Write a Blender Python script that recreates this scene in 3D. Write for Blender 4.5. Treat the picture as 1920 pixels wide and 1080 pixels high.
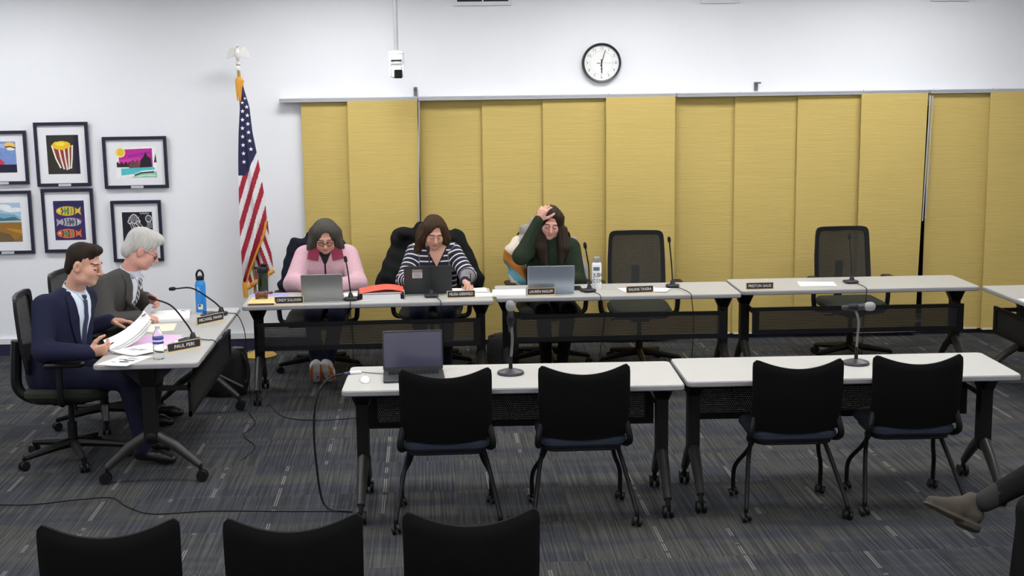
import bpy, math, random
import numpy as np
from mathutils import Matrix, Vector
random.seed(7)
for o in list(bpy.data.objects): bpy.data.objects.remove(o, do_unlink=True)
SC = bpy.context.scene
COL = SC.collection
PI = math.pi

# ------------------------------------------------------------------ camera
CAM_H = 2.4122
PITCH, ROLL, YAW, FPX = 0.1590, 0.0125, 0.0619, 2557.87
_F = Vector((math.sin(YAW)*math.cos(PITCH), math.cos(YAW)*math.cos(PITCH), -math.sin(PITCH)))
_R = Vector((math.cos(YAW), -math.sin(YAW), 0))
_U = _R.cross(_F)
_R2 = _R*math.cos(ROLL) - _U*math.sin(ROLL)
_U2 = _U*math.cos(ROLL) + _R*math.sin(ROLL)
cd = bpy.data.cameras.new('camera'); cam = bpy.data.objects.new('camera', cd); COL.objects.link(cam)
cd.sensor_width = 36.0; cd.lens = FPX/1920*36.0; cd.clip_start = 0.05; cd.clip_end = 100
M = Matrix.Identity(4)
for i, v in enumerate((_R2, _U2, -_F)):
    for r in range(3): M[r][i] = v[r]
M.translation = (0, 0, CAM_H)
cam.matrix_world = M
SC.camera = cam
# ------------------------------------------------------------------ world, light levels, exposure
wd = bpy.data.worlds.new('world'); SC.world = wd; wd.use_nodes = True
wd.node_tree.nodes['Background'].inputs[0].default_value = (0.6, 0.65, 0.75, 1)
wd.node_tree.nodes['Background'].inputs[1].default_value = 0.15
SC.view_settings.view_transform = 'Standard'
SC.view_settings.look = 'None'
SC.view_settings.gamma = 1.0
SC.view_settings.use_curve_mapping = False
SC.view_settings.exposure = 0.0
LAMP = 18.5                                      # emission of the ceiling light diffusers
LAMP_Z = 3.28
LAMP_XY = [(x, y) for y in (0.9, 4.1, 7.3, 10.5) for x in (-3.5, -0.7, 1.7, 4.0)]

# ------------------------------------------------------------------ colour + material helpers
def C(r, g, b):
    f = lambda c: ((c/255+0.055)/1.055)**2.4 if c/255 > 0.04045 else c/255/12.92
    return (f(r), f(g), f(b))
_mats = {}
def mat(name, col=(128,128,128), rough=0.55, metal=0.0, var=0.05, vs=18.0, bump=0.0, bs=220.0, stretch=(1,1,1), trans=0.0, ior=1.45, spec=0.5, coat=0.0):
    if name in _mats: return _mats[name]
    m = bpy.data.materials.new(name); m.use_nodes = True; _mats[name] = m
    nt = m.node_tree; N = nt.nodes; L = nt.links
    b = N['Principled BSDF']
    c = C(*col)
    tc = N.new('ShaderNodeTexCoord'); mp = N.new('ShaderNodeMapping'); mp.inputs['Scale'].default_value = stretch
    L.new(tc.outputs['Object'], mp.inputs[0])
    nz = N.new('ShaderNodeTexNoise'); nz.inputs['Scale'].default_value = vs; nz.inputs['Detail'].default_value = 3
    L.new(mp.outputs[0], nz.inputs['Vector'])
    mx = N.new('ShaderNodeMix'); mx.data_type = 'RGBA'
    mx.inputs[6].default_value = tuple(x*(1-var) for x in c)+(1,)
    mx.inputs[7].default_value = tuple(min(1, x*(1+var)) for x in c)+(1,)
    L.new(nz.outputs[0], mx.inputs[0]); L.new(mx.outputs[2], b.inputs['Base Color'])
    b.inputs['Roughness'].default_value = rough; b.inputs['Metallic'].default_value = metal
    b.inputs['Transmission Weight'].default_value = trans; b.inputs['IOR'].default_value = ior
    b.inputs['Specular IOR Level'].default_value = spec
    b.inputs['Coat Weight'].default_value = coat
    if bump > 0:
        n2 = N.new('ShaderNodeTexNoise'); n2.inputs['Scale'].default_value = bs; n2.inputs['Detail'].default_value = 2
        L.new(mp.outputs[0], n2.inputs['Vector'])
        bp = N.new('ShaderNodeBump'); bp.inputs['Strength'].default_value = bump; bp.inputs['Distance'].default_value = 0.01
        L.new(n2.outputs[0], bp.inputs['Height']); L.new(bp.outputs[0], b.inputs['Normal'])
    return m
def math_node(nt, op, a, b=None, c=None):
    n = nt.nodes.new('ShaderNodeMath'); n.operation = op
    for i, v in enumerate((a, b, c)):
        if v is None: continue
        if isinstance(v, (int, float)): n.inputs[i].default_value = v
        else: nt.links.new(v, n.inputs[i])
    return n.outputs[0]
def emis_mat(name, col, strength):
    m = bpy.data.materials.new(name); m.use_nodes = True
    b = m.node_tree.nodes['Principled BSDF']
    b.inputs['Base Color'].default_value = C(*col)+(1,)
    b.inputs['Emission Color'].default_value = C(*col)+(1,)
    b.inputs['Emission Strength'].default_value = strength
    return m
def perforated(name, col, cell, hole):
    """black sheet metal or netting with a regular grid of real see-through holes"""
    m = bpy.data.materials.new(name); m.use_nodes = True
    nt = m.node_tree; N = nt.nodes; L = nt.links
    b = N['Principled BSDF']; b.inputs['Base Color'].default_value = C(*col)+(1,); b.inputs['Roughness'].default_value = 0.6
    tc = N.new('ShaderNodeTexCoord'); sp = N.new('ShaderNodeSeparateXYZ'); L.new(tc.outputs['Object'], sp.inputs[0])
    zz = math_node(nt, 'DIVIDE', sp.outputs[2], cell)
    row = math_node(nt, 'FLOOR', zz)
    odd = math_node(nt, 'MULTIPLY', math_node(nt, 'MODULO', row, 2.0), 0.5)
    fx = math_node(nt, 'SUBTRACT', math_node(nt, 'FRACT', math_node(nt, 'ADD', math_node(nt, 'DIVIDE', sp.outputs[0], cell), odd)), 0.5)
    fz = math_node(nt, 'SUBTRACT', math_node(nt, 'FRACT', zz), 0.5)
    d = math_node(nt, 'SQRT', math_node(nt, 'ADD', math_node(nt, 'POWER', fx, 2.0), math_node(nt, 'POWER', fz, 2.0)))
    h = math_node(nt, 'LESS_THAN', d, hole)
    tr = N.new('ShaderNodeBsdfTransparent'); mx = N.new('ShaderNodeMixShader')
    L.new(h, mx.inputs[0]); L.new(b.outputs[0], mx.inputs[1]); L.new(tr.outputs[0], mx.inputs[2])
    L.new(mx.outputs[0], N['Material Output'].inputs[0])
    return m

# ------------------------------------------------------------------ mesh helpers
class MB:
    def __init__(s): s.v = []; s.f = []; s.m = []
    def add(s, vs, fs, mi=0, X=None):
        b = len(s.v)
        if X is not None: vs = [tuple(X @ Vector(q)) for q in vs]
        s.v += [tuple(q) for q in vs]; s.f += [tuple(b+i for i in q) for q in fs]; s.m += [mi]*len(fs); return s
    def box(s, c, d, mi=0, X=None):
        x, y, z = c; a, b, e = d[0]/2, d[1]/2, d[2]/2
        vs = [(x+i*a, y+j*b, z+k*e) for k in (-1, 1) for j in (-1, 1) for i in (-1, 1)]
        return s.add(vs, [(0,2,3,1),(4,5,7,6),(0,1,5,4),(2,6,7,3),(0,4,6,2),(1,3,7,5)], mi, X)
    def prism(s, poly, z0, z1, mi=0, X=None):
        n = len(poly)
        vs = [(p[0], p[1], z0) for p in poly]+[(p[0], p[1], z1) for p in poly]
        fs = [tuple(range(n-1, -1, -1)), tuple(range(n, 2*n))]+[(i, (i+1) % n, n+(i+1) % n, n+i) for i in range(n)]
        return s.add(vs, fs, mi, X)
    def rbox(s, c, d, r, ch=0.0, mi=0, X=None, seg=5):
        """box with corners rounded in xy (radius r) and edges chamfered by ch in z"""
        rings = []
        for (ins, z) in ([(ch, -d[2]/2), (0, -d[2]/2+ch), (0, d[2]/2-ch), (ch, d[2]/2)] if ch > 0 else [(0, -d[2]/2), (0, d[2]/2)]):
            a, b, rr = d[0]/2-ins, d[1]/2-ins, max(r-ins, 0.0005)
            ring = []
            for (sx, sy, t0) in ((1, 1, 0), (-1, 1, PI/2), (-1, -1, PI), (1, -1, 1.5*PI)):
                for q in range(seg+1):
                    t = t0+PI/2*q/seg
                    ring.append((c[0]+sx*(a-rr)+rr*math.cos(t), c[1]+sy*(b-rr)+rr*math.sin(t), c[2]+z))
            rings.append(ring)
        n = len(rings[0]); vs = sum(rings, [])
        fs = [tuple(range(n-1, -1, -1)), tuple(range((len(rings)-1)*n, len(rings)*n))]
        for k in range(len(rings)-1):
            fs += [(k*n+i, k*n+(i+1) % n, (k+1)*n+(i+1) % n, (k+1)*n+i) for i in range(n)]
        return s.add(vs, fs, mi, X)
    def tube(s, pts, r, n=8, mi=0, X=None, cap=True):
        pts = [Vector(p) for p in pts]; k = len(pts)
        rs = r if isinstance(r, (list, tuple)) else [r]*k
        vs = []; up = None
        for i, p in enumerate(pts):
            t = (pts[min(i+1, k-1)]-pts[max(i-1, 0)]).normalized()
            if up is None:
                up = Vector((0, 0, 1)) if abs(t.z) < 0.9 else Vector((1, 0, 0))
            a = (up-t*up.dot(t)).normalized(); up = a; b = t.cross(a)
            for q in range(n):
                th = 2*PI*q/n; vs.append(p+(a*math.cos(th)+b*math.sin(th))*rs[i])
        fs = [(i*n+q, i*n+(q+1) % n, (i+1)*n+(q+1) % n, (i+1)*n+q) for i in range(k-1) for q in range(n)]
        if cap: fs += [tuple(range(n-1, -1, -1)), tuple(range((k-1)*n, k*n))]
        return s.add(vs, fs, mi, X)
    def lathe(s, prof, n=20, mi=0, X=None):
        k = len(prof); vs = []; fs = []
        for (r, z) in prof:
            for q in range(n): vs.append((max(r, 1e-5)*math.cos(2*PI*q/n), max(r, 1e-5)*math.sin(2*PI*q/n), z))
        for i in range(k-1):
            fs += [(i*n+q, i*n+(q+1) % n, (i+1)*n+(q+1) % n, (i+1)*n+q) for q in range(n)]
        fs += [tuple(range(n-1, -1, -1)), tuple(range((k-1)*n, k*n))]
        return s.add(vs, fs, mi, X)
    def ell(s, c, r, n=14, m=8, mi=0, X=None):
        vs = [(c[0], c[1], c[2]-r[2])]
        for i in range(1, m):
            ph = -PI/2+PI*i/m
            for q in range(n):
                th = 2*PI*q/n; vs.append((c[0]+r[0]*math.cos(ph)*math.cos(th), c[1]+r[1]*math.cos(ph)*math.sin(th), c[2]+r[2]*math.sin(ph)))
        vs.append((c[0], c[1], c[2]+r[2])); T = len(vs)-1
        fs = [(0, 1+(q+1) % n, 1+q) for q in range(n)]+[(T, T-n+q, T-n+(q+1) % n) for q in range(n)]
        for i in range(m-2):
            fs += [(1+i*n+q, 1+i*n+(q+1) % n, 1+(i+1)*n+(q+1) % n, 1+(i+1)*n+q) for q in range(n)]
        return s.add(vs, fs, mi, X)
    def sheet(s, P, th=0.0, mi=0, X=None, mfun=None):
        """grid of points; th>0 gives it a second side and edges"""
        a, b = len(P), len(P[0]); G = np.array(P, float)
        def nrm():
            du = np.gradient(G, axis=0); dv = np.gradient(G, axis=1); n = np.cross(du, dv)
            return n/np.maximum(np.linalg.norm(n, axis=2, keepdims=True), 1e-9)
        vs = G.reshape(-1, 3).tolist()
        fs = [(i*b+j, (i+1)*b+j, (i+1)*b+j+1, i*b+j+1) for i in range(a-1) for j in range(b-1)]
        ms = [mfun(i, j) if mfun else mi for i in range(a-1) for j in range(b-1)]
        if th > 0:
            o = len(vs); vs += (G-nrm()*th).reshape(-1, 3).tolist()
            fs += [tuple(o+q for q in reversed(f)) for f in fs[:(a-1)*(b-1)]]; ms += ms[:(a-1)*(b-1)]
            rim = [(i, 0) for i in range(a)]+[(a-1, j) for j in range(1, b)]+[(i, b-1) for i in range(a-2, -1, -1)]+[(0, j) for j in range(b-2, 0, -1)]
            ids = [i*b+j for i, j in rim]
            for q in range(len(ids)):
                p, t = ids[q], ids[(q+1) % len(ids)]; fs.append((p, o+p, o+t, t)); ms.append(ms[0])
        base = len(s.m); s.add(vs, fs, 0, X); s.m[base:] = ms; return s
def mobj(name, mb, mats, parent=None, smooth=True, ang=38, loc=None, rot=None):
    me = bpy.data.meshes.new(name)
    me.from_pydata(mb.v, [], mb.f)
    for m in (mats if isinstance(mats, (list, tuple)) else [mats]): me.materials.append(m)
    if any(mb.m): me.polygons.foreach_set('material_index', mb.m)
    if smooth:
        me.polygons.foreach_set('use_smooth', [True]*len(me.polygons))
        me.set_sharp_from_angle(angle=math.radians(ang))
    me.update()
    o = bpy.data.objects.new(name, me); COL.objects.link(o)
    if parent is not None: o.parent = parent
    if loc is not None: o.location = loc
    if rot is not None: o.rotation_euler = rot
    return o
def tag(o, label=None, cat=None, group=None, kind=None):
    if label: o['label'] = label
    if cat: o['category'] = cat
    if group: o['group'] = group
    if kind: o['kind'] = kind
    return o
def empty(name, loc, rz=0.0, label=None, cat=None, group=None):
    o = bpy.data.objects.new(name, None); COL.objects.link(o); o.empty_display_size = 0.1
    o.location = loc; o.rotation_euler = (0, 0, rz); return tag(o, label, cat, group)
def copy_tree(o, parent=None):
    c = o.copy(); COL.objects.link(c); c.parent = parent
    for ch in list(o.children): copy_tree(ch, c)
    return c
def Tm(x=0, y=0, z=0): return Matrix.Translation((x, y, z))
def Rm(a, ax): return Matrix.Rotation(a, 4, ax)
def text_mb(txt, size, mi=0, X=None, align='CENTER', th=0.0008, mb=None):
    cu = bpy.data.curves.new('lettering', 'FONT'); cu.body = txt; cu.size = size; cu.align_x = align; cu.align_y = 'CENTER'
    cu.extrude = th; cu.resolution_u = 2
    ob = bpy.data.objects.new('lettering_tmp', cu); COL.objects.link(ob)
    dg = bpy.context.evaluated_depsgraph_get(); me = bpy.data.meshes.new_from_object(ob.evaluated_get(dg))
    mb = mb or MB()
    mb.add([tuple(v.co) for v in me.vertices], [tuple(p.vertices) for p in me.polygons], mi, X)
    bpy.data.objects.remove(ob, do_unlink=True); bpy.data.curves.remove(cu); bpy.data.meshes.remove(me)
    return mb
def spline(pts, n=8):
    """Catmull-Rom through the points"""
    P = [Vector(p) for p in pts]; P = [P[0]*2-P[1]]+P+[P[-1]*2-P[-2]]; out = []
    for i in range(1, len(P)-2):
        for q in range(n):
            t = q/n; a, b, c, d = P[i-1:i+3]
            out.append(0.5*((2*b)+(c-a)*t+(2*a-5*b+4*c-d)*t*t+(3*b-a-3*c+d)*t**3))
    out.append(P[-2]); return out

# ------------------------------------------------------------------ materials
M_WALL = mat('wall_paint', (236,238,241), 0.75, var=0.012, vs=2.5, bump=0.04, bs=90)
M_CEIL = mat('ceiling_tile', (214,214,210), 0.9, var=0.03, vs=60, bump=0.1, bs=150)
M_NAVY = mat('navy_vinyl', (34,36,64), 0.5)
M_TRIMW = mat('white_trim_paint', (226,228,230), 0.5)
M_BLACK = mat('black_powdercoat', (12,12,14), 0.5, var=0.1, spec=0.3)
M_BLKP = mat('black_plastic', (15,15,17), 0.45, var=0.08, spec=0.35)
M_GREYM = mat('grey_metal', (120,121,122), 0.4, metal=0.7)
M_ALU = mat('aluminium', (196,198,202), 0.35, metal=0.6)
M_CHROME = mat('chrome', (225,225,228), 0.15, metal=1.0)
M_TOP = mat('white_laminate', (180,179,174), 0.42, var=0.012, vs=6)
M_EDGE = mat('grey_table_edging', (146,145,148), 0.5)
M_PERF = perforated('perforated_black_steel', (13,13,14), 0.011, 0.19)
M_NET = perforated('black_netting', (22,23,22), 0.006, 0.15)
M_SEATO = mat('olive_black_fabric', (38,42,32), 0.9, bump=0.15, bs=500)
M_SEATB = mat('navy_blue_fabric', (32,40,54), 0.9, bump=0.15, bs=500)
M_UPH = mat('black_upholstery', (12,12,13), 0.85, var=0.08, bump=0.08, bs=400, spec=0.12)
M_PAPER = mat('white_paper', (244,244,242), 0.8, var=0.01)
M_INK = mat('dark_ink', (52,52,66), 0.7)
M_GOLD = mat('gold_metal', (212,178,92), 0.35, metal=0.6)
M_GOLDF = mat('gold_fringe', (222,160,60), 0.7, var=0.15, vs=120)

# ------------------------------------------------------------------ room shell
WY = 11.924
X0, X1, Y0, ZC = -5.2, 6.6, -1.2, 3.4
def struct(name, mb, m, parent=None):
    o = mobj(name, mb, m, parent, smooth=False)
    if parent is None: o['kind'] = 'structure'
    return o
def carpet_mat():
    m = bpy.data.materials.new('striped_carpet_tile'); m.use_nodes = True
    nt = m.node_tree; N = nt.nodes; L = nt.links; b = N['Principled BSDF']
    tc = N.new('ShaderNodeTexCoord'); sp = N.new('ShaderNodeSeparateXYZ'); L.new(tc.outputs['Object'], sp.inputs[0])
    oi = N.new('ShaderNodeObjectInfo')
    def noise(sx, sy, off, scale=1.0, det=2):
        mp = N.new('ShaderNodeMapping'); mp.inputs['Scale'].default_value = (sx, sy, 1)
        L.new(tc.outputs['Object'], mp.inputs[0])
        cb = N.new('ShaderNodeCombineXYZ'); L.new(math_node(nt, 'MULTIPLY', oi.outputs['Random'], off), cb.inputs[0]); L.new(math_node(nt, 'MULTIPLY', oi.outputs['Random'], off*1.7), cb.inputs[1])
        L.new(cb.outputs[0], mp.inputs['Location'])
        n = N.new('ShaderNodeTexNoise'); n.inputs['Scale'].default_value = scale; n.inputs['Detail'].default_value = det
        L.new(mp.outputs[0], n.inputs['Vector']); return n.outputs[0]
    rib = noise(95, 1.2, 31)                       # fine ribs along the tile
    band = noise(0.6, 4.5, 57)                     # blue and grey-green bands across it
    r1 = N.new('ShaderNodeMix'); r1.data_type = 'RGBA'
    r1.inputs[6].default_value = C(58,60,65)+(1,); r1.inputs[7].default_value = C(70,70,68)+(1,)
    bs = N.new('ShaderNodeMapRange'); bs.inputs[1].default_value = 0.42; bs.inputs[2].default_value = 0.58; L.new(band, bs.inputs[0])
    L.new(bs.outputs[0], r1.inputs[0])
    rs = N.new('ShaderNodeMapRange'); rs.inputs[1].default_value = 0.36; rs.inputs[2].default_value = 0.64; rs.inputs[3].default_value = 0.58; rs.inputs[4].default_value = 1.3; L.new(rib, rs.inputs[0])
    hs = N.new('ShaderNodeHueSaturation'); L.new(r1.outputs[2], hs.inputs['Color']); L.new(rs.outputs[0], hs.inputs['Value'])
    # pale double pick line
    px = math_node(nt, 'ABSOLUTE', math_node(nt, 'SUBTRACT', sp.outputs[0], 0.115))
    ln = math_node(nt, 'MULTIPLY', math_node(nt, 'LESS_THAN', px, 0.009), math_node(nt, 'GREATER_THAN', px, 0.003))
    gap = math_node(nt, 'GREATER_THAN', noise(0.2, 4.0, 91), 0.5)
    ln = math_node(nt, 'MULTIPLY', math_node(nt, 'MULTIPLY', ln, gap), 0.75)
    m2 = N.new('ShaderNodeMix'); m2.data_type = 'RGBA'; m2.inputs[7].default_value = C(130,128,122)+(1,)
    L.new(ln, m2.inputs[0]); L.new(hs.outputs[0], m2.inputs[6]); L.new(m2.outputs[2], b.inputs['Base Color'])
    b.inputs['Roughness'].default_value = 0.95; b.inputs['Specular IOR Level'].default_value = 0.1
    bp = N.new('ShaderNodeBump'); bp.inputs['Strength'].default_value = 0.35; bp.inputs['Distance'].default_value = 0.004
    L.new(rib, bp.inputs['Height']); L.new(bp.outputs[0], b.inputs['Normal'])
    return m
M_CARPET = carpet_mat()
floor = struct('floor', MB().box(((X0+X1)/2, (Y0+WY)/2, -0.056), (X1-X0, WY-Y0, 0.1)), M_CARPET)
TS = 0.61
tile = None
k = 0
for iy in range(15):
    for ix in range(20):
        x = X0-0.15+TS*(ix+0.5); y = WY-TS*(14.5-iy)
        if tile is None:
            tile = mobj('carpet_tile', MB().box((0, 0, -0.003), (TS-0.001, TS-0.001, 0.006)), M_CARPET, floor, smooth=False); o = tile
        else:
            o = tile.copy(); COL.objects.link(o); o.parent = floor
        o.location = (x, y, 0); o.rotation_euler = (0, 0, PI*((ix*7+iy*5+(ix*iy) % 3) % 2))
struct('wall_far', MB().box(((X0+X1)/2, WY+0.06, ZC/2), (X1-X0+0.24, 0.12, ZC)), M_WALL)
struct('wall_left', MB().box((X0-0.06, (Y0+WY)/2, ZC/2), (0.12, WY-Y0, ZC)), M_WALL)
struct('wall_right', MB().box((X1+0.06, (Y0+WY)/2, ZC/2), (0.12, WY-Y0, ZC)), M_WALL)
struct('wall_near', MB().box(((X0+X1)/2, Y0-0.06, ZC/2), (X1-X0+0.24, 0.12, ZC)), M_WALL)
struct('ceiling', MB().box(((X0+X1)/2, (Y0+WY)/2, ZC+0.05), (X1-X0+0.24, WY-Y0+0.24, 0.1)), M_CEIL)
struct('baseboard_far', MB().box(((X0+X1)/2, WY-0.008, 0.049), (X1-X0, 0.016, 0.098)), M_NAVY)
mbt = MB().box(((X0-1.05)/2, WY-0.012, 0.128), (-1.05-X0, 0.024, 0.05)); struct('trim_1', mbt, M_TRIMW)
# dark night windows behind the blinds
M_GLASSN = mat('night_window_glass', (12,14,16), 0.08, var=0.02)
M_WFRAME = mat('window_frame_grey', (120,122,122), 0.5)
for n, (a, b) in enumerate(((-0.9, 2.1), (2.3, 5.4))):
    w = struct('window_%d' % (n+1), MB().box(((a+b)/2, WY-0.006, 1.1), (b-a, 0.012, 1.9)), M_GLASSN)
    fr = MB()
    for z in (0.16, 2.07): fr.box(((a+b)/2, WY-0.010, z), (b-a+0.08, 0.02, 0.05))
    for x in (a, (a+b)/2, b): fr.box((x, WY-0.010, 1.1), (0.05, 0.02, 1.9))
    mobj('window_frame', fr, M_WFRAME, w, smooth=False)
# ceiling lights
M_DIFF = emis_mat('lamp_diffuser', (252,252,254), LAMP)
for i, (x, y) in enumerate(LAMP_XY):
    e = empty('ceiling_light', (x, y, LAMP_Z), 0, 'recessed rectangular ceiling light panel above the meeting room', 'ceiling light', 'ceiling light panels')
    fr = MB()
    for sx in (-1, 1): fr.box((sx*0.62, 0, 0.06), (0.04, 0.68, 0.12))
    for sy in (-1, 1): fr.box((0, sy*0.32, 0.06), (1.24, 0.04, 0.12))
    mobj('frame', fr, M_TRIMW, e, smooth=False)
    mobj('diffuser', MB().box((0, 0, 0.02), (1.2, 0.6, 0.01)), M_DIFF, e, smooth=False)

# ------------------------------------------------------------------ panel blinds
def blind_mat():
    m = mat('woven_gold_fabric', (200,176,103), 0.85, var=0.10, vs=60, bump=0.25, bs=150, stretch=(0.035, 1, 1))
    return m
M_BLIND = blind_mat()
M_BLIND2 = mat('cream_hem_bar', (216,210,188), 0.6)
TOPZ = 2.165
def blind(edges, label, end=None, wand=None, tilt_last=0.0):
    e = empty('panel_blind', ((edges[0]+edges[-1])/2, WY-0.06, 0), 0, label, 'blind', 'gold panel blinds along the far wall')
    cx = (edges[0]+edges[-1])/2
    a = end[0] if end else edges[0]; b = edges[-1]
    r = MB().box(((a+b)/2-cx, 0, TOPZ+0.008), (b-a-0.004, 0.12, 0.032))
    r.box(((a+b)/2-cx, -0.062, TOPZ+0.018), (b-a-0.004, 0.006, 0.012))
    hr = mobj('headrail', r, M_ALU, e, smooth=False)
    n = len(edges)-1
    for i in range(n):
        x0, x1 = edges[i], edges[i+1]
        dep = 0.035-0.024*(i+(4-n if n < 4 else 0)); front = (i == n-1)
        y = -0.068 if front else dep
        zt = TOPZ-0.002 if front else TOPZ-0.012
        w = x1-x0+(0.03 if not front else 0.0)
        zb = 0.045
        g = []
        for iz in range(13):
            z = zb+(zt-zb)*iz/12; row = []
            for ix in range(5):
                u = ix/4; bow = 0.003*math.sin(3.0*z+i*1.7+u*2.0)
                sh = -tilt_last*(zt-z) if front else 0
                xx = x0+w*u+(sh*u)
                row.append((xx-cx, y+bow, z))
            g.append(row)
        p = mobj('panel', MB().sheet(g, 0.003), M_BLIND, e)
        mobj('hem_bar', MB().box((((x0+x1)/2-cx)-(tilt_last*0.5*(zt-zb) if front else 0), y-0.001, zb+0.004), (x1-x0-0.03, 0.011, 0.016)), M_BLIND2, p, smooth=False)
        mobj('carrier', MB().box(((x0+0.05)-cx, -0.055, TOPZ+0.028), (0.055, 0.03, 0.012)), M_TRIMW, e, smooth=False)
    if wand:
        for (wx, wz, wl, dy) in wand:
            mobj('wand', MB().tube([(wx-cx, dy, wz), (wx-cx-wl*0.028, dy, wz-wl)], 0.0055, 8), M_ALU, e)
    return e
blind([-1.053, -0.657, -0.060], 'short gold woven blind of two panels nearest the flag', end=(-1.234,), wand=[(-0.045, 2.15, 1.05, -0.085)])
blind([-0.052, 0.495, 1.018, 1.563, 2.166], 'gold woven four-panel blind behind the three seated women')
blind([2.186, 2.709, 3.259, 3.806, 4.400], 'gold woven four-panel blind behind the two empty office chairs', tilt_last=0.022)
blind([4.428, 4.960, 5.50], 'gold woven blind at the right edge beyond the dark gap', wand=[(4.412, 2.14, 1.10, -0.09), (4.436, 2.14, 1.08, -0.085)])
def hook(x, z, label, bend):
    e = MB().box((0, -0.006, 0), (0.03, 0.012, 0.075)).tube([(0, -0.012, 0.02), (0.0, -0.035, 0.022), (0.012*bend, -0.04, 0.03), (0.035*bend, -0.04, 0.03)], 0.007, 8)
    o = mobj('wall_hook', e, M_GREYM); o.location = (x, WY, z); tag(o, label, 'hook', 'small grey hooks above the blind rail')
hook(-0.074, 2.232, 'small grey wall bracket above the blind rail, below the ceiling camera', 0.3)
hook(2.902, 2.238, 'small grey bent wall hook above the blind rail, right of the clock', 1.0)

# ------------------------------------------------------------------ wall vents at the top
M_DARKV = mat('dark_vent_void', (34,32,40), 0.7)
def vent(x0, x1, label, mull):
    cx = (x0+x1)/2; w = x1-x0; zb = 2.955
    e = empty('wall_vent', (cx, WY, zb), 0, label, 'vent', 'white framed wall vents under the ceiling')
    f = MB(); t = 0.032; h = 0.30
    for z in (t/2, h-t/2): f.box((0, -0.015, z), (w, 0.03, t))
    for x in (-w/2+t/2, w/2-t/2): f.box((x, -0.015, h/2), (t, 0.03, h-2*t))
    if mull: f.box((0, -0.014, h/2), (0.012, 0.026, h-t))
    mobj('frame', f, M_TRIMW, e, smooth=False)
    mobj('backing', MB().box((0, -0.004, h/2), (w-t, 0.008, h-t)), M_DARKV, e, smooth=False)
    for i in range(7):
        mobj('louvre', MB().box((0, 0, 0), (w-2*t, 0.003, 0.022)), M_DARKV, e, smooth=False, loc=(0, -0.015, 0.055+i*0.033), rot=(0.7, 0, 0))
vent(0.266, 0.769, 'white framed wall vent with two dark openings, above the hanging camera side', True)
vent(2.400, 2.745, 'narrower white framed wall vent with one dark opening, right of the clock', False)
vent(4.434, 4.767, 'dim wall vent at the far top right, only its lower edge showing', True)

# ------------------------------------------------------------------ clock
def clock(x, z, R):
    e = empty('wall_clock', (x, WY, z), 0, 'round black-rimmed wall clock with white dial above the blinds', 'clock')
    X = Rm(PI/2, 'X')
    mobj('rim', MB().lathe([(R*0.9, 0.0), (R*1.0, 0.004), (R*1.0, 0.045), (R*0.97, 0.055), (R*0.89, 0.05), (R*0.885, 0.03)], 48, X=X), mat('black_clock_rim', (28,28,34), 0.35), e)
    mobj('dial', MB().lathe([(R*0.9, 0.0), (R*0.9, 0.031)], 48, X=X), mat('clock_dial_white', (240,241,238), 0.5, var=0.01), e)
    t = MB(); mk = mat('clock_print_grey', (110,110,110), 0.6)
    for i in range(1, 13):
        a = i*PI/6
        mobj('numeral', text_mb(str(i), R*0.2, X=Tm(R*0.73*math.sin(a), -0.0318, R*0.73*math.cos(a)) @ Rm(PI/2, 'X'), th=0.0004), mk, e, smooth=False)
    for i in range(60):
        a = i*PI/30
        t.box((0, 0, R*0.59), (0.002, 0.0008, R*(0.05 if i % 5 == 0 else 0.025)), X=Rm(a, 'Y') @ Tm(0, -0.0318, 0))
    tag(mobj('minute_marks', t, mk, e, smooth=False), kind='stuff')
    mobj('dial_print', MB().box((-R*0.16, -0.0316, -0.004), (R*0.18, 0.0006, 0.006)), mk, e, smooth=False)
    mobj('dial_print', MB().box((0, -0.0316, -R*0.30), (R*0.14, 0.0006, 0.004)), mk, e, smooth=False)
    hm = mat('clock_hand_dark', (40,40,42), 0.5)
    mobj('hour_hand', MB().prism([(-0.005, -0.03), (0.005, -0.03), (0.004, R*0.5), (0, R*0.53), (-0.004, R*0.5)], 0, 0.0012, X=Tm(0, -0.034, 0) @ Rm(math.radians(179), 'Y') @ Rm(PI/2, 'X')), hm, e, smooth=False)
    mobj('minute_hand', MB().prism([(-0.004, -0.03), (0.004, -0.03), (0.0028, R*0.66), (0, R*0.69), (-0.0028, R*0.66)], 0, 0.0012, X=Tm(0, -0.036, 0) @ Rm(math.radians(17), 'Y') @ Rm(PI/2, 'X')), hm, e, smooth=False)
    mobj('second_hand', MB().box((0.05, -0.038, 0), (0.17, 0.0008, 0.0012)), mk, e, smooth=False)
    mobj('hub', MB().lathe([(0.007, 0.03), (0.007, 0.04)], 12, X=X), hm, e)
clock(1.538, 2.457, 0.170)

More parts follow.
